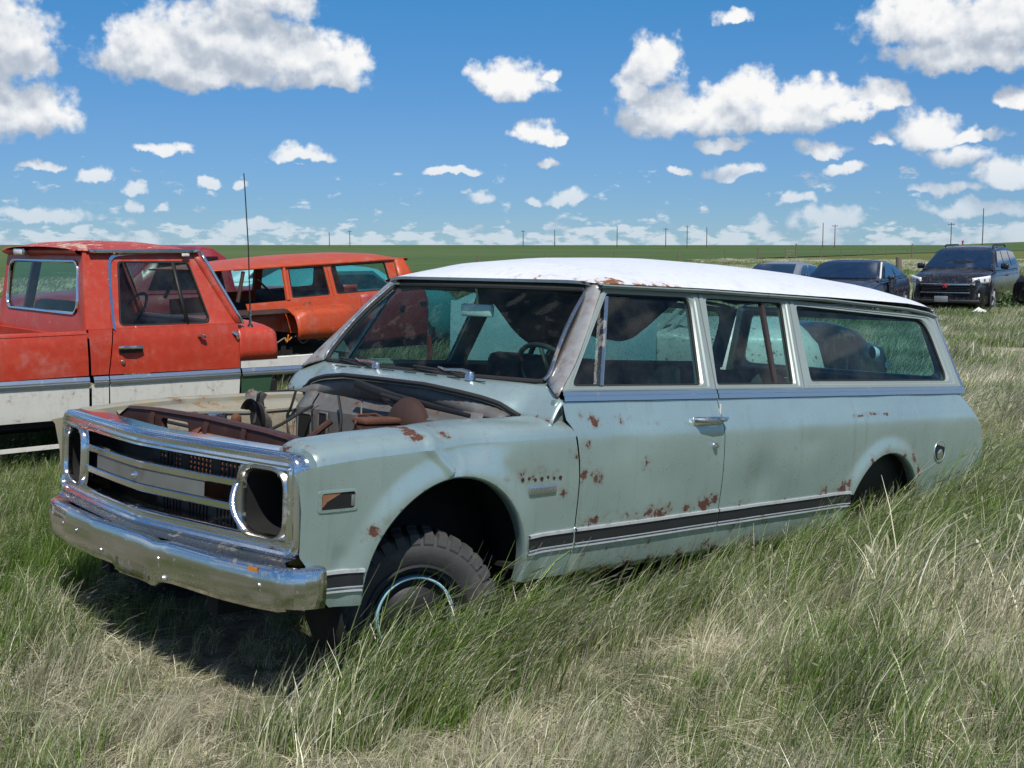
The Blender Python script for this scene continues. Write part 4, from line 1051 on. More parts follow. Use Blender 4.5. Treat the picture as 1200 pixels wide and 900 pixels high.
# tail: lift gate with glass opening
mb = MB()
mb.grid([[(xe(z) - .002, y, z) for y in np.linspace(-.56, .56, 12)] for z in np.linspace(.46, 1.172, 16)], flip=True)
mb.build('tailgate', 'mint_paint', wagon, smooth=50, solid=.004, rust=lambda x, y, z: -.2)
oc = roundpoly([(-.90, 1.178), (.90, 1.178), (.735, 1.655), (-.735, 1.655)], .02, 4); ic = roundpoly([(-.74, 1.26), (.74, 1.26), (.63, 1.60), (-.63, 1.60)], .06, 4)
tx = lambda z: 4.255 - (z - 1.178) * .24
mb = MB(); mb.grid([[(tx(a[1]), a[0], a[1]), (tx(b[1]), b[0], b[1])] for a, b in zip(oc, ic)], cu=True, flip=False); mb.build('liftgate_frame', 'mint_paint', wagon, solid=.02)
mb = MB(); mb.poly([(tx(b[1]) - .01, b[0], b[1]) for b in ic]); mb.build('rear_window', 'side_glass', wagon, smooth=None)

# ================================================================== other vehicles
def ring_panel(par, name, mat, outer, inner, fn, depth=.03, gasket=None, pane=None, gmat='side_glass', proud=0.0, ro=.004, ri=.03, rust=None):
    """flat or tilted panel with a window opening; fn maps (a, b, inward) to a point"""
    oc = roundpoly(outer, ro); ic = roundpoly(inner, ri)
    mb = MB()
    mb.grid([[fn(a[0], a[1], 0), fn(lerp(a[0], b[0], .85), lerp(a[1], b[1], .85), 0), fn(b[0], b[1], .012), fn(b[0], b[1], depth), fn(a[0], a[1], depth), fn(a[0], a[1], 0)] for a, b in zip(oc, ic)], cu=True)
    o = mb.build(name, mat, par, smooth=30, rust=rust)
    if gasket:
        mb = MB(); mb.tube([fn(b[0], b[1], .004) for b in ic], gasket[1], 6, closed=True); mb.build(gasket[0], gasket[2], o)
    if pane:
        mb = MB(); mb.poly([fn(b[0], b[1], depth * .6) for b in ic]); mb.build(pane, gmat, par, smooth=None)
    return o
def grid_panel(par, name, mat, A, B, fn, n=10, rust=None, solid=.004, smooth=45):
    mb = MB(); mb.grid([[fn(lerp(a[0], b[0], j / n), lerp(a[1], b[1], j / n), 0) for j in range(n + 1)] for a, b in zip(A, B)])
    return mb.build(name, mat, par, smooth=smooth, rust=rust, solid=0)
def lines(a, b, n): return [(lerp(a[0], b[0], k / (n - 1)), lerp(a[1], b[1], k / (n - 1))) for k in range(n)]

# ---- red and white pickup at the left
FORD_O = Vector((0.4245, 4.1609, 0)); FORD_A = math.atan2(-.0720867, .9973984)
pk = thing('pickup_truck', 'red and white pickup truck with its bed to the left and a whip antenna', 'pickup truck',
           FORD_O + Vector((.0720867, .9973984, 0)) * .98, FORD_A)
def fy_(z): return interp(z, [(.40, .94), (.55, .965), (.75, .98), (.95, .985), (1.08, .978), (1.165, .962)])
fside = lambda x, z, o: (x, -(fy_(z) - o), z)
ftilt = lambda x, z, o: (x, -(.960 - (z - 1.165) * .30 - o), z)
# bed side: red upper, trim, white lower, with a wheel opening further back out of the picture
red_w = blobs([(.0, 1.14, .02, .4, 4), (.3, 1.145, .015, .5, 4), (.55, .95, .02, .5)])
grid_panel(pk, 'bed_side', 'red_paint', lines((-2.1, 1.135), (-2.1, .835), 14), lines((.605, 1.135), (.605, .835), 14), fside, 30, rust=red_w)
mb = MB(); mb.grid([[(x, -.972, 1.135), (x, -.968, 1.150), (x, -.950, 1.157), (x, -.90, 1.157), (x, -.885, 1.150), (x, -.885, .70)] for x in np.linspace(-2.1, .605, 24)], flip=True); mb.build('bed_rail', 'red_paint', pk, smooth=50)
grid_panel(pk, 'bed_lower_side', 'white_truck_paint', lines((-.75, .768), (-.75, .535), 8), lines((.605, .768), (.605, .525), 8), fside, 16)
arch_f = arc((-1.25, .45), .43, 180, 0, 30)
mb = MB(); up = multi([([(-1.78, .45), (-1.78, .768)], 8), ([(-1.78, .768), (-.75, .768)], 16), ([(-.75, .768), (-.75, .45)], 8)]); lo = resample(arch_f, len(up))
mb.grid([[fside(a[0], a[1], 0), fside(b[0], b[1], 0)] for a, b in zip(up, lo)], flip=True); mb.build('wheel_opening', 'white_truck_paint', pk)
for (xa, xb) in ((-2.1, .610), (.640, .752), (.760, 1.815), (1.83, 2.72)):
    mb = MB(); P = [[(x, -(fy_(.8) - .003), .766 - .012 * x), (x, -(fy_(.8) + .012), .773 - .012 * x), (x, -(fy_(.8) + .014), .790 - .012 * x), (x, -(fy_(.8) + .006), .797 - .012 * x), (x, -(fy_(.8) + .010), .806 - .012 * x), (x, -(fy_(.8) - .003), .832 - .012 * x)] for x in np.linspace(xa, xb, 8)]
    mb.grid(P, flip=False); mb.build('chrome_trim', 'anodised', pk, smooth=20)
mb = MB(); mb.box((-.75, 0, .62), (2.7, 1.76, .03)); mb.build('bed_floor', 'undercoat', pk)
mb = MB(); mb.box((-.75, .94, .86), (2.7, .06, .56)); mb.build('bed_side', 'red_paint', pk)
mb = MB(); mb.box((.585, 0, .86), (.03, 1.8, .50)); mb.build('bed_front_wall', 'red_paint', pk)
mb = MB(); mb.lathe([(.20, -.08), (.27, -.10), (.33, -.09), (.35, -.05), (.35, .05), (.33, .09), (.27, .10), (.20, .08)], 36, 'z', (-.28, -.40, 1.0)); sp = mb.build('spare_wheel', 'tyre_rubber', pk)
mb = MB(); mb.lathe([(0, .02), (.12, .03), (.18, .06), (.205, .075), (.21, .06)], 30, 'z', (-.28, -.40, 1.0)); mb.build('spare_rim', 'chrome', sp)
mb = MB(); mb.box((-.6, -.90, .33), (3.0, .03, .028)); mb.build('running_strip', 'white_truck_paint', pk)
mb = MB()
for Y in (-.42, .42): mb.box((.4, Y, .46), (5.0, .08, .15))
mb.box((-.4, 0, .46), (.1, .8, .1)); mb.build('chassis_frame', 'undercoat', pk)
mb = MB(); mb.box((.2, 0, .50), (2.9, 1.84, .04)); mb.build('underfloor', 'undercoat', pk)
# cab corner behind the door, door, back wall, roof
grid_panel(pk, 'cab_corner', 'red_paint', lines((.620, 1.165), (.625, .835), 10), lines((.800, 1.165), (.752, .835), 10), fside, 8)
grid_panel(pk, 'cab_corner_lower', 'white_truck_paint', lines((.625, .768), (.625, .42), 6), lines((.752, .762), (.752, .42), 6), fside, 4)
pdoor = grid_panel(pk, 'door', 'red_paint', lines((.808, 1.165), (.760, .832), 14), lines((1.812, 1.165), (1.815, .815), 14), fside, 24, rust=blobs([(1.70, 1.05, .01, .2)]))
grid_panel(pk, 'door_lower', 'white_truck_paint', lines((.760, .762), (.765, .44), 8), lines((1.815, .748), (1.80, .44), 8), fside, 12)
ring_panel(pk, 'door_frame', 'red_paint', [(.790, 1.166), (1.815, 1.166), (1.530, 1.715), (.862, 1.700)], [(.868, 1.185), (1.590, 1.178), (1.480, 1.640), (.925, 1.650)], ftilt, .04, ('window_seal', .007, 'black_rubber'), 'door_glass', ri=[.04, .05, .05, .04])
mb = MB(); mb.grid([[ftilt(x - .015, z, .0), ftilt(x, z, -.004), ftilt(x + .015, z, .0)] for x, z in ((1.398, 1.175), (1.376, 1.40), (1.355, 1.645))]); mb.build('vent_window_post', 'black_metal', pk, solid=.008)
mb = MB(); pts = spline([(.800, 1.165), (.812, 1.40), (.835, 1.62), (.865, 1.690), (.95, 1.712), (1.2, 1.722), (1.50, 1.726)], 40)
mb.grid([[ftilt(x, z, .002), ftilt(x + .004, z + .004, -.010), ftilt(x + .022, z - .014, -.010), ftilt(x + .024, z - .018, .002)] for x, z in pts]); mb.build('door_moulding', 'chrome', pk, smooth=30)
grid_panel(pk, 'cab_corner_upper', 'red_paint', lines((.605, 1.166), (.665, 1.735), 10), lines((.794, 1.166), (.868, 1.735), 10), ftilt, 6)
bx_ = lambda z: .600 + (z - 1.14) * .10
bw = lambda y, z, o: (bx_(z) + o, y, z)
ring_panel(pk, 'cab_back', 'red_paint', [(.955, 1.10), (-.955, 1.10), (-.80, 1.74), (.80, 1.74)], [(.775, 1.27), (-.775, 1.27), (-.735, 1.655), (.735, 1.655)], bw, .03, ('rear_window_seal', .013, 'chrome'), 'rear_window', ri=[.10, .10, .10, .10])
mb = MB(); P = []          # rolled rear edge of the roof and corners of the back
for y in np.linspace(-.80, .80, 30): P.append([(bx_(1.72) + .01, y, 1.690), (bx_(1.72) - .045, y, 1.715), (bx_(1.72) - .05, y, 1.735), (bx_(1.72) - .02, y, 1.76)])
mb.grid(P, flip=True); mb.build('roof_rear_lip', 'red_paint', pk, smooth=50)
mb = MB(); ss2 = np.linspace(-1, 1, 33)
def froof(s, x):
    ye = .815 - .02 * sstep((x - 1.3) / .3)
    return (x - .05 * (1 - s * s) * (1 - sstep((x - .6) / .4)) + .06 * (1 - s * s) * sstep((x - 1.2) / .4), s * ye, interp(x, [(.62, 1.735), (.9, 1.728), (1.5, 1.728), (1.58, 1.722)]) + interp(x, [(.62, .030), (.75, .066), (1.0, .085), (1.3, .075), (1.5, .045), (1.58, .012)]) * (1 - abs(s) ** 2.6))
mb.grid([[froof(s, x) for s in ss2] for x in np.linspace(.62, 1.58, 24)], flip=True)
mb.build('roof', 'red_paint', pk, smooth=45, rust=lambda x, y, z: .25 + .55 * noise.noise((x * 3.1, y * 3.1, 1.7)) - .9 * sstep((x - 1.5) / .2) + (.25 if x < .75 else 0))
mb = MB(); mb.grid([[(x, -.815, 1.728), (x, -.838, 1.722), (x, -.842, 1.732), (x, -.80, 1.742)] for x in np.linspace(.70, 1.56, 14)]); mb.build('drip_rail', 'chrome', pk, solid=.004)
mb = MB(); mb.box((bx_(1.72) - .062, .31, 1.722), (.05, .24, .055), bev=.012); cg_ = mb.build('cargo_lamp', 'chrome_dirty', pk)
mb = MB(); mb.box((bx_(1.72) - .088, .31, 1.722), (.008, .18, .034), bev=.003); mb.build('lamp_lens', 'lamp_silver', cg_)
mb = MB(); mb.box((1.45, -.838, 1.70), (.06, .012, .022), bev=.003); mb.build('clearance_clip', 'white_plastic', pk)
# windscreen pillars, cowl, the stump of hood and fender
for sg in (-1, 1):
    mb = MB(); mb.grid([[(lerp(1.835, 1.555, t) + dx, sg * (lerp(.955, .80, t) + dy), lerp(1.165, 1.722, t)) for dx, dy in ((-.045, .004), (0, .012), (.03, -.02), (.0, -.05))] for t in np.linspace(0, 1, 8)]); mb.build('windscreen_pillar', 'red_paint', pk, solid=.01, smooth=40)
    mb = MB(); mb.grid([[(lerp(1.875, 1.60, t) + dx, sg * (lerp(.925, .78, t) + dy), lerp(1.160, 1.722, t)) for dx, dy in ((-.012, .014), (.004, .016), (.02, 0))] for t in np.linspace(0, 1, 8)]); mb.build('windscreen_moulding', 'chrome', pk, solid=.004)
mb = MB(); mb.grid([[(lerp(1.89, 1.60, t) + .10 * (1 - (y / .9) ** 2) * (1 - .3 * t), y * lerp(1, .86, t), lerp(1.165, 1.720, t)) for t in np.linspace(0, 1, 6)] for y in np.linspace(-.90, .90, 16)]); mb.build('windscreen', 'windshield_glass', pk)
mb = MB(); P = []
for x in np.linspace(1.815, 2.145, 16):
    r = sstep((x - 2.10) / .045); zt2 = 1.135 - .03 * (x - 1.8) - .020 * r
    P.append([(x, -.980, .872), (x, -.984, .95), (x, -.978, 1.03 - .03 * r), (x, -.962, zt2 - .035), (x, -.925, zt2 - .010), (x, -.86, zt2 + .004), (x, -.60, zt2 + .030), (x, 0, zt2 + .045), (x, .86, zt2 + .004), (x, .97, zt2 - .06)])
mb.grid(P, flip=False); mb.build('fender_top', 'red_paint', pk, smooth=50, solid=.006)
mb = MB(); mb.poly([(2.140, y, z) for y, z in ((-.97, .875), (-.97, 1.02), (-.90, 1.06), (.90, 1.06), (.97, 1.0), (.97, .6), (-.6, .6))]); mb.build('front_bulkhead', 'undercoat', pk, smooth=None)
grid_panel(pk, 'fender_side', 'white_truck_paint', lines((1.822, .872), (1.822, .812), 4), lines((2.72, .880), (2.72, .800), 4), fside, 12)
mb = MB(); mb.grid([[(x, -.982, .872 + .009 * (x - 1.82)), (x, -.93, .880), (x, -.90, .86)] for x in np.linspace(1.83, 2.72, 8)]); mb.build('fender_ledge', 'white_truck_paint', pk, solid=.004)
pm('green_lower', (.035, .085, .045), .5, var=.25)
grid_panel(pk, 'fender_lower', 'green_lower', lines((1.826, .748), (1.826, .46), 6), lines((2.10, .742), (2.05, .46), 6), fside, 8)
mb = MB(); mb.box((2.0, 0, .75), (.5, 1.1, .45)); mb.build('engine', 'undercoat', pk)
# door furniture
mb = MB(); mb.box((.925, -.990, 1.010), (.185, .012, .052), bev=.012); ph_ = mb.build('door_handle', 'black_trim', pdoor, smooth=50)
mb = MB(); mb.tube([(.835, -.995, 1.025), (.86, -1.020, 1.028), (.94, -1.024, 1.026), (1.005, -1.010, 1.024)], .014, 8); mb.build('handle_grip', 'chrome', ph_)
mb = MB(); mb.lathe([(0, -.016), (.012, -.014), (.018, -.004), (.02, .006)], 14, 'y', (.862, -.984, .918)); mb.build('lock', 'chrome', pdoor)
mb = MB(); mb.tube([(1.475, -.978, 1.085), (1.48, -1.01, 1.09), (1.515, -1.01, 1.075)], .014, 6); mb.build('mirror_stub', 'chrome', pdoor)
mb = MB(); mb.tube([(1.765, -.975, 1.10), (1.79, -1.0, 1.08), (1.80, -.985, 1.05)], .016, 6); mb.build('hinge', 'chrome_dirty', pdoor)
mb = MB(); mb.lathe([(.0, .03), (.018, .028), (.022, .01), (.032, .0)], 12, 'z', (1.955, -.90, 1.122)); an = mb.build('antenna', 'black_metal', pk)
mb = MB(); mb.tube([(1.955, -.90, 1.14), (1.957, -.90, 1.26)], .010, 6); mb.build('antenna_spring', 'chrome_dirty', an)
mb = MB(); mb.tube([(1.957, -.90, 1.26), (1.955, -.90, 1.75), (1.935, -.90, 2.25), (1.93, -.90, 2.335)], [.0055, .005, .0045, .004], 6); mb.build('antenna_whip', 'black_metal', an)
# inside of the cab
mb = MB(); mb.box((.90, 0, 1.02), (.18, 1.5, .62), bev=.06); mb.build('seat', 'vinyl_dark', pk, smooth=60)
mb = MB(); mb.box((1.76, 0, 1.10), (.22, 1.72, .16), bev=.04); mb.build('dashboard', 'red_paint', pk, smooth=60)
mb = MB(); mb.tube([Vector((1.52, .38, 1.20)) + (Vector((0, 1, 0)) * math.cos(a) + Vector((.55, 0, .83)) * math.sin(a)) * .20 for a in np.linspace(0, 2 * math.pi, 28)[:-1]], .013, 6, closed=True); mb.build('steering_wheel', 'vinyl_dark', pk)
mb = MB(); mb.grid([[(x, y, 1.735) for y in (-.76, 0, .76)] for x in (.70, 1.5)]); mb.build('headliner', 'headliner_cloth', pk)
mb = MB(); mb.box((1.3, .955, .95), (1.1, .02, .44)); mb.build('far_door', 'red_paint', pk)
ring_panel(pk, 'far_door_frame', 'red_paint', [(.790, 1.166), (1.815, 1.166), (1.530, 1.715), (.862, 1.700)], [(.868, 1.185), (1.590, 1.178), (1.480, 1.640), (.925, 1.650)], lambda x, z, o: (x, (.960 - (z - 1.165) * .30 - o), z), .04, ri=.04)
for (x, y) in ((-1.25, -.80), (-1.25, .80)): make_wheel(pk, (x, y, .34), 0, .36, .20, .21, 'white_truck_paint', lugs=0)

# ---- orange wagon between the pickup and the pale green wagon (its nose is down)
OW = at(345, 400, 14.5); ow_a = math.atan2(-.00234, 1.0)
ow = thing('old_wagon', 'orange old wagon with front stripped, behind the red pickup cab', 'car', (OW.x, OW.y + .90, 0), ow_a)
tl = .045
oside = lambda x, z, o: (x, -(interp(z, [(.5, .87), (.7, .90), (.95, .905), (1.1, .88), (1.2, .85)]) - o), z + tl * x)
otilt = lambda x, z, o: (x, -(.85 - (z - 1.165) * .30 - o), z + tl * x)
ow_rust = blobs([(.2, 1.10, .06, .6, 4), (1.9, .70, .08, .6)])
for sg in (-1, 1):
    k = (lambda f: (lambda x, z, o: (f(x, z, o)[0], sg * -f(x, z, o)[1], f(x, z, o)[2])))
    tn, sn = k(otilt), k(oside)
    ring_panel(ow, 'window_frame', 'orange_paint', [(-.05, 1.140), (.600, 1.140), (.575, 1.525), (-.03, 1.525)], [(.03, 1.165), (.555, 1.165), (.530, 1.495), (.04, 1.495)], tn, .035, ('window_seal', .008, 'black_rubber'), 'door_glass', ri=.025)
    ring_panel(ow, 'window_frame', 'orange_paint', [(.606, 1.140), (1.62, 1.140), (1.60, 1.525), (.581, 1.525)], [(.665, 1.165), (1.50, 1.165), (1.46, 1.495), (.640, 1.495)], tn, .035, ('window_seal', .008, 'black_rubber'), 'side_window', ri=.04)
    mb = MB(); mb.grid([[tn(lerp(1.626, 1.95, t), 1.14, 0), tn(lerp(1.606, 1.74, t), 1.525, 0)] for t in (0, .4, .8, 1)]); mb.build('rear_pillar', 'orange_paint', ow, solid=.03)
    grid_panel(ow, 'body_side', 'orange_paint', lines((-.62, 1.140), (-.58, .86), 10), lines((.98, 1.140), (.98, .58), 10), sn, 20, rust=ow_rust)
    mb = MB(); P = []
    for z in np.linspace(.52, 1.140, 14):
        row = []
        for x in np.linspace(.985, 1.95, 10): row.append(sn(x, z, 0))
        for a in np.linspace(.2, 1.57, 8): p = sn(1.95, z, 0); row.append((1.95 + .20 * math.sin(a) * (1 - .35 * sstep((z - .95) / .25)), p[1] + (-sg * .20 * (1 - math.cos(a))), z + tl * (1.95 + .2 * math.sin(a))))
        P.append(row)
    mb.grid(P, flip=(sg > 0)); mb.build('rear_quarter', 'faded_red_paint', ow, smooth=55, solid=.004, rust=lambda x, y, z: .1)
    mb = MB(); mb.tube([tn(-.045, 1.14, 0), tn(-.03, 1.525, 0)], .028, 6); mb.build('pillar', 'orange_paint', ow)
    mb = MB(); mb.tube([(-.70, sg * .83, 1.13), (-.56, sg * .735, 1.47)], .022, 6); mb.build('windscreen_pillar', 'dark_rust', ow)
mb = MB(); mb.lathe([(0, -.012), (.030, -.012), (.045, .0), (.05, .01)], 16, 'y', (1.62, -.905, .985)); mb.build('fuel_cap', 'dark_rust', ow)
mb = MB(); mb.box((1.96, -.905, 1.04), (.10, .02, .045)); mb.build('lamp_slot', 'dark_void', ow)
mb = MB(); P = []
for x in list(np.linspace(-.95, -.5, 8)) + list(np.linspace(-.4, 1.5, 16)) + list(np.linspace(1.55, 1.86, 8)):
    row = []
    for s in np.linspace(-1, 1, 25):
        hc = interp(x, [(-.95, .012), (-.7, .045), (-.3, .080), (.4, .105), (1.2, .100), (1.6, .07), (1.86, -.01)])
        row.append((x - .12 * (1 - s * s) * (1 - sstep((x + .95) / .5)), s * (.755 - .04 * sstep((x - 1.6) / .3)), 1.530 + tl * x + hc * (1 - abs(s) ** 2.6)))
    P.append(row)
P = [[(p[0] + .02, p[1], p[2] - .02) for p in P[0]]] + P + [[(p[0], p[1], p[2] - .03) for p in P[-1]]]
mb.grid(P, flip=True); mb.build('roof', 'orange_paint', ow, smooth=45, solid=.006, rust=lambda x, y, z: .30 * sstep((x - 1.2) / .4) + .4 * noise.noise((x * 2.3, y * 2.5, 4)))
for sg in (-1, 1):
    mb = MB(); mb.tube([(x, sg * .762, 1.527 + tl * x) for x in np.linspace(-.70, 1.75, 10)], .012, 6); mb.build('drip_rail', 'orange_paint', ow)
# bulging front fender with its open, gutted front
mb = MB(); P = []
for x in np.linspace(-.12, 1.12, 26):
    zt3 = 1.035 + .02 * (x + .1) - .10 * sstep((x - .75) / .4); zb3 = .70 if x < .85 else lerp(.70, .80, (x - .85) / .3)
    nose = .10 * (1 - sstep((x + .12) / .15)); ex = .25 * (1 - sstep((x - .55) / .6))
    P.append([(x, -(.90 + ex), zb3), (x, -(.905 + ex), zb3 + .12), (x, -(.90 + ex - nose * .3), zt3 - .07 - nose * .5), (x, -(.875 + ex - nose * .4), zt3 - .02 - nose * .5), (x, -(.80 + ex - nose * .5), zt3 - nose * .3), (x, -(.60 + ex), zt3 + .02), (x, -.50, zt3 + .03)])
mb.grid(P, flip=False); mb.build('front_fender', 'orange_paint', ow, smooth=50, solid=.008, rust=lambda x, y, z: .50 * sstep((z - .98) / .05) + .45 * noise.noise((x * 4, y * 4, 2)) if z > .93 else -.3)
mb = MB(); P = [[(x, -1.15, .90), (x, -.95, 1.01), (x, -.5, 1.05), (x, .5, 1.05), (x, .95, 1.0)] for x in np.linspace(-1.6, -.12, 10)]
mb.grid([[(x, -1.05, 1.000 + tl * x * .4), (x, -.98, 1.035 + tl * x * .4), (x, -.80, 1.045 + tl * x * .4), (x, -.78, .98)] for x in np.linspace(-1.5, -.14, 10)]); mb.build('inner_rail', 'dark_rust', ow, solid=.01)
mb = MB(); mb.box((-.75, 0, .72), (1.3, 1.5, .46)); mb.build('engine_bay', 'undercoat', ow)
mb = MB(); mb.box((-.10, 0, .80), (.06, 1.66, .62)); mb.build('bulkhead', 'undercoat', ow)
rnd = random.Random(8)
for k in range(5):
    mb = MB(); p = [(-.35 + .15 * k, -1.0, .72)]
    for j in range(5): p.append((p[-1][0] + rnd.uniform(.0, .08), p[-1][1] + rnd.uniform(-.02, .04), .70 + rnd.uniform(-.06, .05)))
    mb.tube(spline(p, 14), .009, 5); mb.build('wiring', 'amber_lens' if k % 2 else 'rope_white', ow)
mb = MB(); mb.box((.6, 0, .55), (3.2, 1.6, .10)); mb.build('underbody', 'undercoat', ow)
mb = MB(); mb.box((.55, 0, .95), (.16, 1.4, .55), bev=.06); mb.build('seat', 'vinyl_dark', ow, smooth=60)
mb = MB(); mb.tube([(-.35, -.70, 1.38), (.0, -.55, 1.15)], .014, 6); mb.build('loose_bar', 'black_metal', ow)
mb = MB(); mb.grid([[(x, y, 1.52 + tl * x) for y in (-.7, 0, .7)] for x in (-.6, 1.6)]); mb.build('headliner', 'headliner_cloth', ow)
mb = MB(); mb.tube([(2.12, -.80, .62), (2.14, -.82, .40), (2.12, -.80, .25)], .04, 6); mb.build('bumper_stub', 'faded_red_paint', ow)

# ---- pale blue pickup on the far side, seen through the green wagon's windows
BP0 = at(540, 340, 11.2); BP1 = at(965, 425, 10.9); bd_ = (BP1 - BP0); bd_.z = 0; bL = bd_.length; ba = math.atan2(bd_.y, bd_.x); bl = Vector((-math.sin(ba), math.cos(ba), 0))
bp = thing('truck_wreck', 'pale blue cabless truck body, seen through the green wagon windows', 'truck', Vector((BP0.x, BP0.y, 0)) + bl * .90, ba)
bs = lambda x, z, o: (x, -(interp(z, [(.4, .84), (.6, .89), (.85, .90), (1.05, .885), (1.28, .83)]) - o), z)
bt = lambda x, z, o: (x, -(.83 - (z - 1.28) * .30 - o), z)
grid_panel(bp, 'cab_side', 'blue_white_paint', lines((-.10, 1.28), (-.10, .50), 14), lines((1.75, 1.28), (1.75, .50), 14), bs, 24, rust=blobs([(.55, 1.13, .03, .9), (.75, 1.12, .03, .8), (1.05, 1.05, .025, .9), (.9, .85, .012, .9, 12), (.3, 1.22, .05, .8), (.62, .62, .1, .7, 3)]))
mb = MB(); P = []
for x in np.linspace(-.12, 1.75, 16):
    e = math.sqrt(max(0., 1 - max(0., (.25 - x) / .40) ** 2)); P.append([(x, -.83 + .25 * (1 - e), 1.28 - .10 * (1 - e)), (x, -.78 + .25 * (1 - e), 1.325 - .12 * (1 - e)), (x, 0, 1.34 - .12 * (1 - e)), (x, .78, 1.325 - .12 * (1 - e)), (x, .83, 1.2)])
mb.grid(P); mb.build('top_deck', 'blue_white_paint', bp, smooth=50)
mb = MB(); mb.box((.8, .84, .9), (1.9, .04, .75)); mb.build('far_side', 'blue_white_paint', bp)
mb = MB(); mb.grid([[(-.115, y, z) for z in (.5, .8, 1.18)] for y in (-.60, 0, .80)]); mb.build('end_panel', 'turquoise_paint', bp)
for k in (0, .10):
    mb = MB(); mb.tube([(1.72 + k, -.86, .98), (1.98 + k, -.80, 1.24)], .022, 6); mb.build('brace_bar', 'white_truck_paint', bp)
mb = MB(); P = []
for x in np.linspace(1.75, bL + .05, 24):
    e = max(0., (x - (bL - .35)) / .40); e = math.sqrt(max(0., 1 - e * e)); zt4 = .62 + (.42 + .03 * (x < 2)) * (.25 + .75 * e)
    P.append([(x, -.90 * (.72 + .28 * e), .50), (x, -.92 * (.72 + .28 * e), .68), (x, -.91 * (.72 + .28 * e), zt4 - .12), (x, -.86 * (.72 + .28 * e), zt4 - .04), (x, -.74 * (.72 + .28 * e), zt4), (x, -.40 * (.72 + .28 * e), zt4 + .02), (x, 0, zt4 + .06), (x, .74, zt4), (x, .90, zt4 - .15), (x, .90, .5)])
mb.grid(P, flip=False); mb.build('hood', 'white_truck_paint', bp, smooth=55, rust=lambda x, y, z: .15)
mb = MB(); mb.box((3.0, -.90, .78), (.03, .02, .40)); mb.build('panel_seam', 'black_metal', bp)
for x in (.45, 3.4): make_wheel(bp, (x, -.74, .33), 0, .34, .18, .20, 'white_truck_paint', lugs=0)

# ---- helper for rounded later cars
def loft_car(root, L, Wd, paint_m, zs, roof, wheels, belt, glass_m='dark_glass', hw=None):
    """body loft: zs = top line (x, z) from nose to tail, roof = (x, z) line of the cabin; x runs from 0 (nose) to L (tail)"""
    H = Wd / 2
    mb = MB(); P = []
    for x in np.linspace(0, L, 46):
        t = x / L; e = 1 - .20 * (1 - sstep(t / .13)) - .13 * sstep((t - .88) / .12); w = H * e
        zt5 = interp(x, zs); zb = .20 + .10 * (1 - sstep(t / .08)) + .12 * sstep((t - .92) / .08)
        P.append([(x, s * a, b) for s in (-1,) for a, b in ((w * .55, zb), (w * .90, zb), (w * .985, zb + .10), (w, lerp(zb, zt5, .45)), (w * .985, zt5 - .20), (w * .955, zt5 - .07), (w * .88, zt5 - .012), (w * .60, zt5 + .015), (0, zt5 + .03))])
    full = [row + [(p[0], -p[1], p[2]) for p in reversed(row[:-1])] for row in P]
    mb.grid(full, flip=True); mb.poly(full[0], flip=False); mb.poly(full[-1], flip=True)
    body = mb.build('body', paint_m, root, smooth=50)
    def cab(x, s, up):
        zr = interp(x, roof); zb = interp(x, zs) - .02; w0 = H * .925; w1 = H * .70
        return (x, s * lerp(w0, w1, up), lerp(zb, zr, up))
    mb = MB(); P = []
    for x in np.linspace(roof[0][0], roof[-1][0], 34):
        zr = interp(x, roof); zb = interp(x, zs) - .03; k = max(zr - zb, .001)
        f = min(1., k / (max(z for _, z in roof) - zb + .001))
        w0 = H * .925; w1 = lerp(H * .90, H * .70, f)
        h = [(w0, zb), (lerp(w0, w1, .5) + .012, lerp(zb, zr, .5)), (w1 + .01, zr - .05 * f), (w1 - .04, zr - .012 * f), (w1 * .6, zr + .012 * f), (0, zr + .022 * f)]
        row = [(x, -a, b) for a, b in h]; P.append(row + [(p[0], -p[1], p[2]) for p in reversed(row[:-1])])
    mb.grid(P, flip=True); mb.build('cabin', paint_m, root, smooth=50)
    return body, H
def car_wheels(root, xs, H, r, w, m):
    for x in xs:
        for sg in (-1, 1):
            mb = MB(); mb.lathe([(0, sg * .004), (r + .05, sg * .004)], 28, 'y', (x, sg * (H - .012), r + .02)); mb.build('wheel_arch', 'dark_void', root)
            wh = make_wheel(root, (x, sg * (H - w / 2 + .012), r), 0, r, w, r * .66, m, lugs=0, side=sg)
            for k in range(5):
                a = 2 * math.pi * k / 5; mb = MB(); mb.tube([(r * .10 * math.cos(a), sg * w * .47, r * .10 * math.sin(a)), (r * .62 * math.cos(a), sg * w * .46, r * .62 * math.sin(a))], r * .075, 6); mb.build('spoke', m, wh)
def heading(yaw_from_view):
    """angle of a car whose tail points away from the camera, turned by the given degrees to the right"""
    a = R_(yaw_from_view); d = HF * math.cos(a) + C_RIGHT * math.sin(a); return math.atan2(d.y, d.x)
def glass_quad(root, name, pts, m='dark_glass', push=(0, 0, 0)):
    mb = MB(); n = 6
    A, B, C_, D = [Vector(p) for p in pts]
    mb.grid([[A.lerp(B, i / n).lerp(D.lerp(C_, i / n), j / n) + Vector(push) for j in range(n + 1)] for i in range(n + 1)])
    return mb.build(name, m, root, smooth=60)
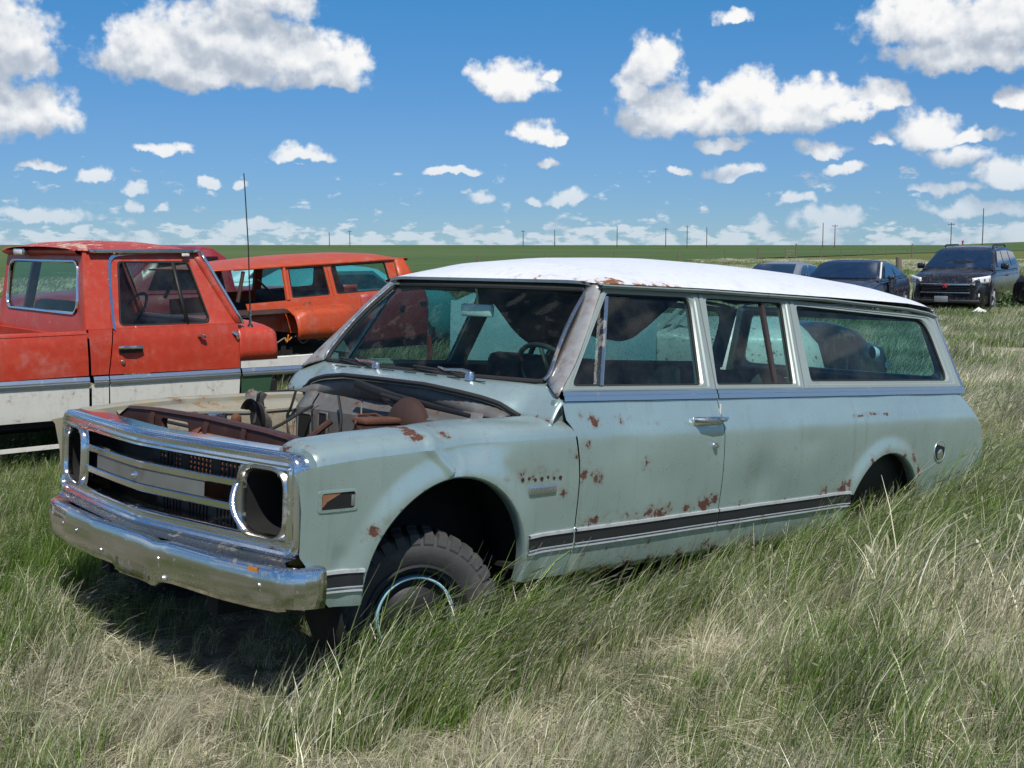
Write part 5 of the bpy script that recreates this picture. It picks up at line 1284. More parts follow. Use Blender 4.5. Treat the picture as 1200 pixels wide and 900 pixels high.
# ---- black SUV
sp_ = at(1108, 340, 32.0); suv = thing('suv', 'black SUV with chrome grille parked facing the camera on the right', 'car', (sp_.x, sp_.y, 0), heading(32))
zs = [(0, .78), (.10, .92), (.35, 1.02), (1.15, 1.12), (1.35, 1.14), (4.6, 1.16), (5.0, 1.10), (5.1, .95)]
rf = [(1.20, 1.13), (1.55, 1.34), (2.05, 1.60), (2.4, 1.70), (3.2, 1.745), (4.2, 1.72), (4.65, 1.62), (4.95, 1.30), (5.0, 1.14)]
body, H = loft_car(suv, 5.1, 1.98, 'black_paint', zs, rf, None, 1.12)
car_wheels(suv, (.95, 3.97), H, .36, .24, 'alloy')
glass_quad(suv, 'windscreen', [(1.335, .84, 1.17), (1.335, -.84, 1.17), (2.10, -.67, 1.625), (2.10, .67, 1.625)], push=(-.045, 0, .02))
mb = MB(); mb.box((1.62, -.36, 1.255), (.10, .40, .03), rot=Matrix.Rotation(-.5, 3, 'Y')); mb.build('dashboard_card', 'paper_white', suv)
for sg in (-1, 1):
    for nm, (a, b, c_, d) in dict(front_side_glass=((1.75, 1.20), (2.62, 1.20), (2.66, 1.62), (2.20, 1.60)), rear_side_glass=((2.72, 1.20), (3.62, 1.21), (3.60, 1.63), (2.75, 1.625)), cargo_glass=((3.72, 1.22), (4.62, 1.26), (4.42, 1.58), (3.70, 1.625))).items():
        fz = lambda p: (p[0], sg * (H * .925 - (p[1] - 1.12) * .34 + .022), p[1]); glass_quad(suv, nm, [fz(a), fz(b), fz(c_), fz(d)])
    mb = MB(); mb.box((1.80, sg * (H + .09), 1.22), (.12, .20, .15), bev=.04); mb.build('door_mirror', 'black_paint', suv, smooth=60)
    mb = MB(); P = [[(lerp(.10, .50, t) , sg * lerp(.62, .965, t ** .8), z) for z in np.linspace(lerp(.78, .81, t), lerp(.94, 1.00, t), 4)] for t in np.linspace(0, 1, 8)]
    P = [[(p[0] - .03, p[1] * 1.012, p[2]) for p in r] for r in P]; mb.grid(P, flip=(sg > 0)); hl2 = mb.build('headlight', 'lamp_silver', suv, smooth=60, solid=.03)
    for t in (.25, .6):
        mb = MB(); mb.lathe([(0, -.02), (.03, -.02), (.05, .0), (.055, .02)], 14, 'x', (lerp(.10, .50, t) - .045, sg * lerp(.62, .965, t ** .8) * 1.012, .885)); mb.build('lamp', 'chrome', hl2)
    mb = MB(); mb.box((.46, sg * .978, .90), (.10, .03, .06), bev=.01); mb.build('turn_signal', 'amber_lens', hl2)
    mb = MB(); mb.box((.10, sg * .70, .50), (.06, .24, .10), bev=.02); mb.build('fog_lamp', 'lamp_silver', suv, smooth=50)
    mb = MB(); mb.tube([(2.5, sg * .62, 1.72), (2.6, sg * .62, 1.775), (4.0, sg * .62, 1.785), (4.2, sg * .62, 1.72)], .022, 6); mb.build('roof_rail', 'black_trim', suv)
    mb = MB(); mb.box((2.7, sg * (H + .004), .97), (.20, .03, .035), bev=.008); mb.build('door_handle', 'black_paint', suv)
mb = MB(); mb.box((-.015, 0, .66), (.07, 1.18, .26), bev=.02); gr = mb.build('grille', 'dark_void', suv)
for z, h in ((.770, .055), (.565, .030)):
    mb = MB(); mb.box((-.05 + .02 * (z < .6), 0, z), (.05, 1.22, h), bev=.012); mb.build('grille_bar', 'chrome', gr, smooth=50)
for z in (.62, .66, .70):
    mb = MB(); mb.box((-.052, 0, z), (.02, 1.10, .014)); mb.build('grille_slat', 'black_trim', gr)
mb = MB(); mb.box((-.085, 0, .735), (.025, .115, .105), bev=.012); bd2 = mb.build('badge', 'badge_red', gr)
mb = MB(); mb.tube([(-.10, -.035, .70), (-.10, -.01, .735), (-.10, .035, .775)], .007, 5); mb.build('badge_arc', 'chrome', bd2)
mb = MB(); mb.box((-.02, .10, .40), (.03, .34, .15), bev=.006); mb.build('number_plate', 'silver_paint', suv)
mb = MB(); mb.box((.02, 0, .34), (.10, 1.7, .10), bev=.03); mb.build('lower_bumper', 'black_trim', suv, smooth=50)
# ---- navy coupe
cp = at(964, 330, 27.7); coupe = thing('coupe', 'dark navy coupe with its door ajar behind the white roof', 'car', (cp.x, cp.y, 0), heading(30))
zs = [(0, .66), (.15, .80), (1.35, .95), (1.6, .97), (3.5, 1.00), (4.3, 1.02), (4.75, .98), (4.85, .80)]
rf = [(1.45, .96), (1.8, 1.12), (2.25, 1.33), (2.6, 1.405), (3.1, 1.405), (3.6, 1.30), (4.1, 1.12), (4.35, 1.02)]
body, H = loft_car(coupe, 4.85, 1.90, 'navy_paint', zs, rf, None, 1.0)
car_wheels(coupe, (.95, 3.8), H, .34, .23, 'alloy')
glass_quad(coupe, 'windscreen', [(1.56, .80, .995), (1.56, -.80, .995), (2.33, -.63, 1.345), (2.33, .63, 1.345)], push=(-.045, 0, .03))
for sg in (-1, 1):
    fz = lambda p: (p[0], sg * (H * .925 - (p[1] - .98) * .40 + .025), p[1])
    glass_quad(coupe, 'side_glass', [fz(q) for q in ((1.98, 1.02), (2.95, 1.02), (2.92, 1.34), (2.42, 1.33))], 'dark_glass' if sg > 0 else 'dark_glass')
    glass_quad(coupe, 'quarter_glass', [fz(q) for q in ((3.06, 1.03), (3.72, 1.05), (3.42, 1.27), (3.05, 1.335))])
    mb = MB(); mb.box((2.02, sg * (H + .07), 1.03), (.10, .16, .10), bev=.03); mb.build('door_mirror', 'navy_paint', coupe, smooth=60)
mb = MB(); mb.tube([(1.62, -.865, 1.0), (2.38, -.70, 1.36)], .022, 6); mb.build('pillar_trim', 'white_plastic', coupe)
mb = MB(); mb.box((2.55, -.93, .72), (1.05, .05, .52), rot=Matrix.Rotation(.10, 3, 'Z'), bev=.02); mb.build('door', 'navy_paint', coupe, smooth=50)
for sg in (-1, 1): mb = MB(); mb.box((.10, sg * .68, .68), (.14, .34, .12), bev=.03); mb.build('headlight', 'lamp_silver', coupe)
# ---- grey sedan, only its roof shows
gp = at(876, 330, 34.5); grey = thing('sedan', 'silver grey sedan, only its roof showing over the white wagon roof', 'car', (gp.x, gp.y, 0), heading(34))
zs = [(0, .60), (.15, .74), (1.2, .86), (1.5, .88), (3.7, .90), (4.4, .88), (4.55, .70)]
rf = [(1.35, .87), (1.7, 1.02), (2.1, 1.19), (2.4, 1.255), (3.0, 1.265), (3.4, 1.20), (3.8, 1.02), (4.0, .90)]
body, H = loft_car(grey, 4.55, 1.74, 'silver_paint', zs, rf, None, .9)
car_wheels(grey, (.85, 3.5), H, .31, .19, 'alloy')
glass_quad(grey, 'windscreen', [(1.47, .74, .905), (1.47, -.74, .905), (2.14, -.58, 1.205), (2.14, .58, 1.205)], push=(-.045, 0, .03))
for sg in (-1, 1):
    fz = lambda p: (p[0], sg * (H * .925 - (p[1] - .88) * .40 + .025), p[1])
    glass_quad(grey, 'side_glass', [fz(q) for q in ((1.85, .92), (2.6, .92), (2.6, 1.20), (2.28, 1.19))]); glass_quad(grey, 'side_glass', [fz(q) for q in ((2.68, .92), (3.5, .94), (3.28, 1.15), (2.68, 1.20))])
# ---- more wrecks in the second row, mostly hidden
tq = at(215, 360, 19.0); t_ = thing('sedan', 'turquoise wreck sedan behind the gutted front of the orange wagon', 'car', (tq.x, tq.y, 0), heading(50))
zs = [(0, .70), (.2, .92), (1.3, 1.02), (3.4, 1.04), (4.5, .98), (4.8, .75)]; rf = [(1.3, 1.02), (1.7, 1.22), (2.0, 1.38), (2.6, 1.45), (3.1, 1.40), (3.6, 1.08)]
body, H = loft_car(t_, 4.8, 1.85, 'turquoise_paint', zs, rf, None, 1.0); car_wheels(t_, (.9, 3.7), H, .33, .18, 'alloy')
for sg in (-1, 1):
    fz = lambda p: (p[0], sg * (H * .925 - (p[1] - 1.0) * .36 + .025), p[1]); glass_quad(t_, 'side_glass', [fz(q) for q in ((1.75, 1.06), (3.3, 1.08), (2.95, 1.36), (2.05, 1.36))])
mb = MB(); mb.grid([[(x, y, interp(x, zs) + .034) for y in (-.5, 0, .4)] for x in np.linspace(.5, 1.2, 6)], flip=True); mb.build('rust_patch', 'rust_metal', t_)
dp = at(-8, 330, 16.5); d_ = thing('pickup_truck', 'dark red pickup cab peeking out behind the red pickup roof', 'pickup truck', (dp.x, dp.y, 0), heading(60))
zs = [(0, .95), (.2, 1.08), (1.4, 1.15), (3.0, 1.16), (4.9, 1.12), (5.0, .9)]; rf = [(1.4, 1.15), (1.75, 1.45), (1.95, 1.66), (2.3, 1.745), (2.75, 1.745), (2.95, 1.60), (3.0, 1.16)]
body, H = loft_car(d_, 5.0, 1.92, 'dark_red_paint', zs, rf, None, 1.1); car_wheels(d_, (.95, 4.0), H, .36, .2, 'alloy')
for sg in (-1, 1):
    fz = lambda p: (p[0], sg * (H * .925 - (p[1] - 1.1) * .36 + .025), p[1]); glass_quad(d_, 'side_glass', [fz(q) for q in ((1.80, 1.18), (2.85, 1.18), (2.80, 1.62), (2.02, 1.62))])
bk_p = at(184, 350, 26.0); b2 = thing('sedan', 'old blue sedan visible through the orange wagon windows', 'car', (bk_p.x, bk_p.y, 0), heading(70))
zs = [(0, .75), (.2, .95), (1.3, 1.05), (3.4, 1.06), (4.6, 1.0), (4.9, .75)]; rf = [(1.3, 1.04), (1.7, 1.26), (2.0, 1.42), (2.6, 1.50), (3.1, 1.44), (3.6, 1.08)]
body, H = loft_car(b2, 4.9, 1.88, 'blue_white_paint', zs, rf, None, 1.0); car_wheels(b2, (.9, 3.7), H, .33, .18, 'alloy')
for sg in (-1, 1):
    fz = lambda p: (p[0], sg * (H * .925 - (p[1] - 1.0) * .36 + .025), p[1]); glass_quad(b2, 'side_glass', [fz(q) for q in ((1.75, 1.10), (3.3, 1.10), (2.95, 1.40), (2.05, 1.40))])
# black wreck nose beyond the pale blue pickup
wn_p = at(935, 400, 15.6); wk = thing('wrecked_car', 'crumpled black car front lying beyond the pale blue truck nose', 'car', (wn_p.x, wn_p.y, 0), math.atan2(C_RIGHT.y * .9 + HF.y * .3, C_RIGHT.x * .9 + HF.x * .3))
mb = MB(); P = []
for x in np.linspace(-1.6, .95, 22):
    e = sstep((.98 - x) / .7); zt6 = .34 + .42 * (.35 + .65 * e) + .05 * noise.noise((x * 2.4, 0, 0)); w = .85 * (.6 + .4 * e)
    P.append([(x, -w, .16), (x, -w * 1.02, .45 * zt6 + .1), (x, -w * .97, zt6 - .10), (x, -w * .80, zt6 + .04 * noise.noise((x * 5, 1, 0))), (x, -w * .3, zt6 + .05), (x, w * .5, zt6 + .03), (x, w, zt6 - .12), (x, w, .16)])
mb.grid(P, flip=False); mb.build('body', 'black_paint', wk, smooth=40)
for (x, y, z) in ((.86, -.40, .42), (.72, -.62, .46)):
    mb = MB(); mb.lathe([(0, .02), (.06, .015), (.08, -.02), (.085, -.06)], 14, 'x', (x, y, z)); mb.build('headlight', 'lamp_silver', wk)
mb = MB(); mb.tube([(.95, -.55, .30), (1.02, 0, .28), (.95, .5, .33)], .05, 8); mb.build('bumper', 'chrome_dirty', wk)
# dark vehicle corner at the right edge of the picture
ep = at(1214, 345, 32.5); ed = thing('pickup_truck', 'dark vehicle cut off by the right edge of the photo', 'pickup truck', (ep.x, ep.y, 0), heading(62))
zs = [(0, .80), (.2, .98), (1.4, 1.08), (3.0, 1.10), (4.9, 1.10), (5.0, .9)]; rf = [(1.4, 1.08), (1.75, 1.30), (1.95, 1.45), (2.3, 1.52), (2.75, 1.52), (2.95, 1.40), (3.0, 1.10)]
body, H = loft_car(ed, 5.0, 1.86, 'black_paint', zs, rf, None, 1.1); car_wheels(ed, (.9, 3.9), H, .35, .2, 'alloy')
for sg in (-1, 1):
    fz = lambda p: (p[0], sg * (H * .925 - (p[1] - 1.05) * .36 + .025), p[1]); glass_quad(ed, 'side_glass', [fz(q) for q in ((1.80, 1.12), (2.85, 1.12), (2.80, 1.42), (2.02, 1.42))])

# ================================================================== land
WIND = math.atan2(-.70, .72)
def ground_material():
    m, b, p = new_mat('prairie')
    co = obj_co(b)
    n1 = b.noise(co, .09, 5, .6); n2 = b.noise(co, .9, 6, .65); n3 = b.noise(co, 14, 6, .7); n4 = b.noise(b.vmath('MULTIPLY', co, (.018, .018, 1)), 1, 4, .6)
    thatch = b.ramp(n3, [(.28, (.085, .070, .052)), (.5, (.20, .172, .135)), (.72, (.36, .325, .265))])
    green = b.ramp(n3, [(.3, (.035, .055, .014)), (.55, (.085, .115, .030)), (.8, (.17, .185, .060))])
    c = b.mix(b.smooth(b.math('ADD', n2, b.math('MULTIPLY_ADD', n1, .6, -.3)), .36, .66), thatch, green)
    # further out the pasture reads as one worn, yellowish green
    d = b.vmath('DISTANCE', co, tuple(CAM))
    past = b.ramp(b.math('ADD', b.math('MULTIPLY', n1, .5), b.math('MULTIPLY', n4, .5)), [(.32, (.075, .105, .028)), (.50, (.125, .142, .045)), (.66, (.205, .195, .080))])
    past = b.mix(b.math('MULTIPLY', b.noise(co, 2.3, 5, .7), .55), past, (.10, .125, .035, 1))
    c = b.mix(b.smooth(d, 14, 40), c, past)
    b.put(p.inputs['Base Color'], c); p.inputs['Roughness'].default_value = .95; p.inputs['Specular IOR Level'].default_value = .1
    bump(b, p, b.math('ADD', n3, b.math('MULTIPLY', n2, 2)), .7, .03)
ground_material()
mb = MB()
# one sheet to the horizon, finer near the camera
def gh(x, y):
    d = math.hypot(x - CAM.x, y - CAM.y)
    if d > 400: return -.0 + 2.5 * sstep((d - 900) / 2500) * noise.noise((x * .0006, y * .0006, 5))
    n = noise.noise((x * .22, y * .22, 0)) * .05 + noise.noise((x * .9, y * .9, 3)) * .018
    mound = .135 * (1 - sstep((d - 8.5) / 9.0))         # the wagon has settled into a low hummock of old sod
    return (n - .02) * (1 - sstep((d - 60) / 200)) + mound
rad = [0.0, 1, 2, 3, 4] + [4.5 + .5 * k for k in range(40)] + [26, 29, 33, 38, 44, 52, 62, 75, 90, 110, 135, 170, 220, 300, 420, 650, 1000, 1600, 2600, 4200, 7000, 12000]
P = []
for r in rad:
    row = []
    for k in range(128):
        a = 2 * math.pi * k / 128; x = CAM.x + r * math.cos(a); y = CAM.y + r * math.sin(a); row.append((x, y, gh(x, y)))
    P.append(row)
mb.grid(P, cv=True, flip=False)
gr_o = mb.build('ground', 'prairie', smooth=60); gr_o['kind'] = 'structure'
# sown field beyond the fence: a sheet that begins behind the fence line and runs on to the horizon
m, b, p = new_mat('crop_field'); co = obj_co(b)
n = b.noise(b.vmath('MULTIPLY', co, (.004, .004, 1)), 1, 5, .6); n2 = b.noise(co, .35, 4, .6)
b.put(p.inputs['Base Color'], b.ramp(b.math('ADD', b.math('MULTIPLY', n, .7), b.math('MULTIPLY', n2, .3)), [(.3, (.052, .092, .030)), (.5, (.074, .118, .040)), (.7, (.110, .148, .054))]))
p.inputs['Roughness'].default_value = .95; p.inputs['Specular IOR Level'].default_value = .1
def polar(px, d, z=0.0):
    q = at(px, 287, d); return (q.x, q.y, z)
mb = MB(); P = []
for px in np.linspace(-1500, 2600, 60):
    d0 = interp(px, [(-1500, 62), (0, 62), (420, 66), (620, 84), (860, 150), (1000, 205), (1150, 330), (1600, 700), (2600, 900)])
    P.append([polar(px, d0, .10), polar(px, d0 + 3, .22), polar(px, d0 * 1.6, .30), polar(px, 700, .5), polar(px, 1500, 1.0), polar(px, 4000, 1.2), polar(px, 9000, .5)])
mb.grid(P, flip=True); fo = mb.build('field', 'crop_field', smooth=60); fo['kind'] = 'structure'
# low rise at the far right
mb = MB(); hl0 = at(1290, 287, 1900); P = []
for i in range(13):
    row = []
    for k in range(40):
        a = 2 * math.pi * k / 40; r = i / 12; row.append((hl0.x + 330 * r * math.cos(a), hl0.y + 330 * r * math.sin(a), -1 + 9.5 * (1 - sstep(r)) * (1 + .2 * noise.noise((math.cos(a), math.sin(a), r)))))
    P.append(row)
mb.grid(P, cv=True); ho = mb.build('hill', 'crop_field', smooth=70); ho['kind'] = 'structure'
# bare earth patch
m, b, p = new_mat('bare_earth'); co = obj_co(b); n = b.noise(co, 3, 6, .65)
b.put(p.inputs['Base Color'], b.ramp(n, [(.3, (.20, .165, .11)), (.6, (.36, .31, .22)), (.8, (.45, .40, .30))])); p.inputs['Roughness'].default_value = .95
q = ground_at(1190, 411); mb = MB(); P = [[(q.x, q.y, .05)] * 26]
for r in (.5, 1.0):
    P.append([(q.x + C_RIGHT.x * math.cos(a) * 1.0 * r * (1 + .3 * noise.noise((math.cos(a) * 2, math.sin(a) * 2, 9))) + HF.x * math.sin(a) * .38 * r, q.y + C_RIGHT.y * math.cos(a) * 1.0 * r * (1 + .3 * noise.noise((math.cos(a) * 2, math.sin(a) * 2, 9))) + HF.y * math.sin(a) * .38 * r, .05 - .03 * r) for a in np.linspace(0, 2 * math.pi, 27)[:-1]])
mb.grid(P, cv=True); bo_ = mb.build('bare_earth', 'bare_earth', smooth=70); bo_['kind'] = 'structure'
EARTH = (q.x, q.y)

# ------------------------------------------------------------------ fence, poles, litter
fn = thing('wire_fence', 'wire fence of grey wooden posts along the edge of the sown field', 'fence', polar(900, 150))
fo_ = Vector(fn.location)
fence_line = [(470, 70, 1.1), (560, 78, 1.1), (640, 88, 1.1), (720, 104, 1.2), (795, 124, 1.2), (850, 142, 1.3), (889, 146, 1.5), (921, 150, 1.5), (933, 150, 1.9), (962, 162, 1.4), (986, 172, 1.3), (1006, 182, 1.3), (1024, 195, 1.3), (1040, 210, 1.3), (1069, 175, 1.9), (1064, 240, 1.3), (1090, 270, 1.3), (1180, 330, 1.3)]
tops = []
for i, (px, d, h) in enumerate(fence_line):
    p0 = Vector(polar(px, d, 0)) - fo_; r = .085 if h > 1.45 else .06
    mb = MB(); lean = random.uniform(-.04, .04)
    mb.tube([p0 + Vector((0, 0, -.1)), p0 + Vector((lean * .5, 0, h * .5)), p0 + Vector((lean, lean, h))], [r * 1.1, r, r * .92], 7); mb.build('post', 'fence_wood', fn)
    if px != 1069: tops.append(p0 + Vector((0, 0, min(h, 1.2) - .12)))
for dz in (0, -.35, -.7):
    mb = MB(); mb.tube([t + Vector((0, 0, dz)) for t in tops], .006, 4); mb.build('wire', 'wire_steel', fn)
p0 = Vector(polar(933, 150, 1.1)) - fo_; p1 = Vector(polar(921, 150, .15)) - fo_
mb = MB(); mb.tube([p0, p1], .06, 6); mb.build('brace', 'fence_wood', fn)
pp = at(1053, 320, 62); mb = MB(); mb.tube([(0, 0, -.1), (.02, 0, .6), (-.01, .02, 1.18)], [.16, .15, .14], 9); st = mb.build('post', 'fence_wood', None)
st.name = 'gate_post'; st.location = (pp.x, pp.y, 0); tag(st, 'thick weathered wooden post standing alone between the coupe and SUV', 'post')
pp = at(846, 320, 118); 
POLES = [(386, 272, 900, 'farthest left'), (410, 270, 820, ''), (613, 270, 800, ''), (650, 269, 760, ''), (723, 265, 620, ''), (780, 267, 660, ''), (805, 264, 560, ''), (828, 266, 600, ''), (964, 261, 520, ''), (978, 263, 540, ''), (1114, 261, 460, ''), (1151, 244, 300, '')]
PL = ['leftmost thin utility pole on the horizon above the orange wagon', 'second utility pole from the left, with crossarm, above the orange wagon',
      'left one of two poles above the front of the white roof', 'right one of two poles above the front of the white roof',
      'lone pole without crossarm at mid horizon, under the tall cloud', 'first of three close poles on the horizon right of centre', 'middle of three close poles, with crossarm, right of centre', 'last of three close poles on the horizon right of centre',
      'left pole of the close pair above the coupe, no crossarm', 'right pole of the close pair above the coupe, with crossarm', 'shorter utility pole above the black SUV', 'tallest utility pole, behind the black SUV roof']
for i, ((px, ty, d, _), lab) in enumerate(zip(POLES, PL)):
    b0 = Vector(polar(px, d, -.5)); h = at(px, ty, d).z + .5
    o = thing('utility_pole', lab, 'utility pole', b0, math.atan2(C_RIGHT.y, C_RIGHT.x), 'utility poles along the horizon')
    w = .00026 * d + .04
    mb = MB(); mb.tube([(0, 0, 0), (.03, 0, h * .5), (.0, 0, h)], [w * 1.1, w, w * .8], 7); mb.build('mast', 'pole_wood', o)
    if i in (1, 2, 5, 6, 9, 10):
        mb = MB(); mb.box((0, 0, h - .7), (2.4, w * 1.2, w * 1.2)); mb.build('crossarm', 'pole_wood', o)
        for x in (-1.05, 1.05, 0): mb = MB(); mb.tube([(x, 0, h - .7), (x, 0, h - .35)], w * .6, 5); mb.build('insulator', 'insulator', o)
q = ground_at(1147, 371); mb = MB()
P = [[(.22 * math.cos(a) * r * (1 + .3 * math.sin(3 * a)), .16 * math.sin(a) * r, .10 + .10 * (1 - r) + .04 * noise.noise((a * 2, r * 4, 1))) for a in np.linspace(0, 6.283, 17)[:-1]] for r in (.05, .4, .7, 1)]
mb.grid(P, cv=True); lt = mb.build('litter', 'paper_white'); lt.location = (q.x, q.y, 0.03); tag(lt, 'crumpled white scrap of litter on the grass before the SUV', 'litter')
rs = at(1128, 287, 60); mb = MB(); mb.tube([(0, 0, -.1), (0, 0, 1.72), (.01, 0, 1.98)], [.02, .02, .05], 6); ro_ = mb.build('survey_stake', 'badge_red'); ro_.location = (rs.x, rs.y, 0); tag(ro_, 'red topped marker stake just above the SUV roof', 'stake')

# ================================================================== grass
def grass_mat(name, g0, g1, d0, d1, trans=.35):
    m = bpy.data.materials.new(name); m.use_nodes = True; MATS[name] = m
    nt = m.node_tree; b = NB(nt); nt.nodes.clear()
    a1 = nt.nodes.new('ShaderNodeAttribute'); a1.attribute_name = 'bl'
    a2 = nt.nodes.new('ShaderNodeAttribute'); a2.attribute_name = 'dry'; a2.attribute_type = 'INSTANCER'
    a3 = nt.nodes.new('ShaderNodeAttribute'); a3.attribute_name = 'tip'
    oi = nt.nodes.new('ShaderNodeObjectInfo')
    rnd_ = b.math('FRACT', b.math('ADD', a1.outputs['Fac'], oi.outputs['Random']))
    gr = b.mix(rnd_, c4(g0), c4(g1)); dr = b.mix(rnd_, c4(d0), c4(d1))
    dryf = b.math('ADD', a2.outputs['Fac'], b.math('MULTIPLY_ADD', b.math('FRACT', b.math('MULTIPLY', a1.outputs['Fac'], 7.13)), .7, -.35))
    dryf = b.math('ADD', dryf, b.math('MULTIPLY', a3.outputs['Fac'], .18))
    c = b.mix(b.smooth(dryf, .25, .75), gr, dr)
    br = b.math('MULTIPLY_ADD', b.math('FRACT', b.math('MULTIPLY', oi.outputs['Random'], 5.7)), .8, .60)
    br = b.math('MULTIPLY', br, b.math('MULTIPLY_ADD', b.math('FRACT', b.math('MULTIPLY', a1.outputs['Fac'], 3.3)), .7, .65))
    c = b.mix(1.0, c, b.comb(br, br, br), 'MULTIPLY')
    df = nt.nodes.new('ShaderNodeBsdfDiffuse'); tl_ = nt.nodes.new('ShaderNodeBsdfTranslucent'); gl = nt.nodes.new('ShaderNodeBsdfGlossy')
    b.put(df.inputs[0], c); b.put(tl_.inputs[0], c); gl.inputs['Roughness'].default_value = .45; b.put(gl.inputs[0], (.9, .95, .85, 1))
    m1 = nt.nodes.new('ShaderNodeMixShader'); m1.inputs[0].default_value = trans
    nt.links.new(df.outputs[0], m1.inputs[1]); nt.links.new(tl_.outputs[0], m1.inputs[2])
    m2 = nt.nodes.new('ShaderNodeMixShader'); m2.inputs[0].default_value = .05
    nt.links.new(m1.outputs[0], m2.inputs[1]); nt.links.new(gl.outputs[0], m2.inputs[2])
    o = nt.nodes.new('ShaderNodeOutputMaterial'); nt.links.new(m2.outputs[0], o.inputs[0])
grass_mat('grass_blade', (.046, .115, .011), (.200, .305, .046), (.47, .43, .28), (.80, .75, .57))
def clump(name, nbl, h, spread, lean, width, seed, curl=.6, flat=0.0, seeds=0.0, jit=.35):
    """a tuft: each blade a thin bent strip; local +x is downwind"""
    r = random.Random(seed); vs = []; fs = []; bl = []; tp = []
    for k in range(nbl):
        a = r.uniform(0, 6.283); rad_ = spread * math.sqrt(r.random()); x0, y0 = rad_ * math.cos(a), rad_ * math.sin(a)
        hh = h * r.uniform(.45, 1.1); an = r.gauss(0, jit) if r.random() > flat * .3 else r.uniform(0, 6.283); le = lean * r.uniform(.4, 1.5)
        dx, dy = math.cos(an), math.sin(an); tw = r.uniform(0, 6.283); w = width * r.uniform(.6, 1.2); seg = 4; o = len(vs); rv = r.random()
        for i in range(seg + 1):
            t = i / seg; bend = le * t ** (1.4 + curl * .6); zz = hh * t * (1 - flat * .85) * (1 - .28 * min(1.5, le) * t * t) + .004
            if flat: zz += .02 * math.sin(t * 3.1) * flat
            px_, py_ = x0 + dx * bend * hh, y0 + dy * bend * hh
            ww = w * (1 - .85 * t ** 1.6) * .5
            ta = tw + t * .8; sx, sy = math.cos(ta) * ww, math.sin(ta) * ww
            vs += [(px_ - sx, py_ - sy, zz), (px_ + sx, py_ + sy, zz)]; bl += [rv, rv]; tp += [t, t]
            if i: fs.append((o + 2 * i - 2, o + 2 * i - 1, o + 2 * i + 1, o + 2 * i))
        if r.random() < seeds:      # seed head
            q = vs[-1]; o = len(vs); L = .05 * r.uniform(.7, 1.4)
            for i, (tt, ww) in enumerate(((0, .001), (.35, .0035), (.7, .003), (1, .0005))):
                c_ = (q[0] + dx * L * tt * .8, q[1] + dy * L * tt * .8, q[2] + L * tt * .35)
                vs += [(c_[0] - dy * ww, c_[1] + dx * ww, c_[2] - ww), (c_[0] + dy * ww, c_[1] - dx * ww, c_[2] + ww)]; bl += [rv, rv]; tp += [2.2, 2.2]
                if i: fs.append((o + 2 * i - 2, o + 2 * i - 1, o + 2 * i + 1, o + 2 * i))
    me = bpy.data.meshes.new(name); me.from_pydata(vs, [], fs)
    a = me.attributes.new('bl', 'FLOAT', 'POINT'); a.data.foreach_set('value', bl)
    a = me.attributes.new('tip', 'FLOAT', 'POINT'); a.data.foreach_set('value', tp)
    me.polygons.foreach_set('use_smooth', [True] * len(me.polygons)); me.materials.append(MATS['grass_blade'])
    return bpy.data.objects.new(name, me)
gcol = bpy.data.collections.new('grass_tufts')       # templates only, not linked to the scene
KINDS = []
def addk(*a, **k): o = clump(*a, **k); gcol.objects.link(o); KINDS.append(o.name)
for i in range(3): addk('tuft_a%d' % i, 32, .29, .075, .34, .0052, 10 + i, seeds=.02, jit=.9)                          # 0-2 green, leaning
for i in range(3): addk('tuft_b%d' % i, 25, .42, .09, .52, .0050, 20 + i, curl=.9, seeds=.22, jit=.5)         # 3-5 tall, wind-blown
for i in range(3): addk('tuft_c%d' % i, 40, .30, .15, 1.0, .0052, 30 + i, flat=.86, jit=.8)                    # 6-8 lying thatch
for i in range(2): addk('tuft_d%d' % i, 26, .17, .09, .28, .0058, 40 + i, jit=1.2)                                      # 9-10 short green
for i in range(3): addk('tuft_e%d' % i, 80, .26, .30, .42, .011, 50 + i, seeds=.05, jit=.7)                              # 11-13 middle distance
for i in range(2): addk('tuft_f%d' % i, 120, .30, .75, .55, .028, 60 + i, seeds=.1)                            # 14-15 far
def fields(x, y):
    """dry share and vigour of the sward at a place"""
    a = noise.fractal((x * .55, y * .55, 1.3), .8, 2.0, 4); b_ = noise.fractal((x * 1.7, y * 1.7, 7.7), .8, 2.0, 3); c_ = noise.noise((x * .16, y * .16, 2.2))
    return .335 + .48 * a + .20 * b_ + .18 * c_, .95 + .45 * noise.noise((x * .5, y * .5, 11)) + .25 * b_
def in_car(x, y):
    q = CAR_M.to_3x3().transposed() @ Vector((x, y, .1)); return q.x, q.y
FOOT = []
for o_ in list(SC.objects):
    if o_.parent is None and o_.type == 'EMPTY' and o_.get('category') in ('pickup truck', 'car', 'truck'):
        FOOT.append((o_, o_.matrix_world.inverted()))
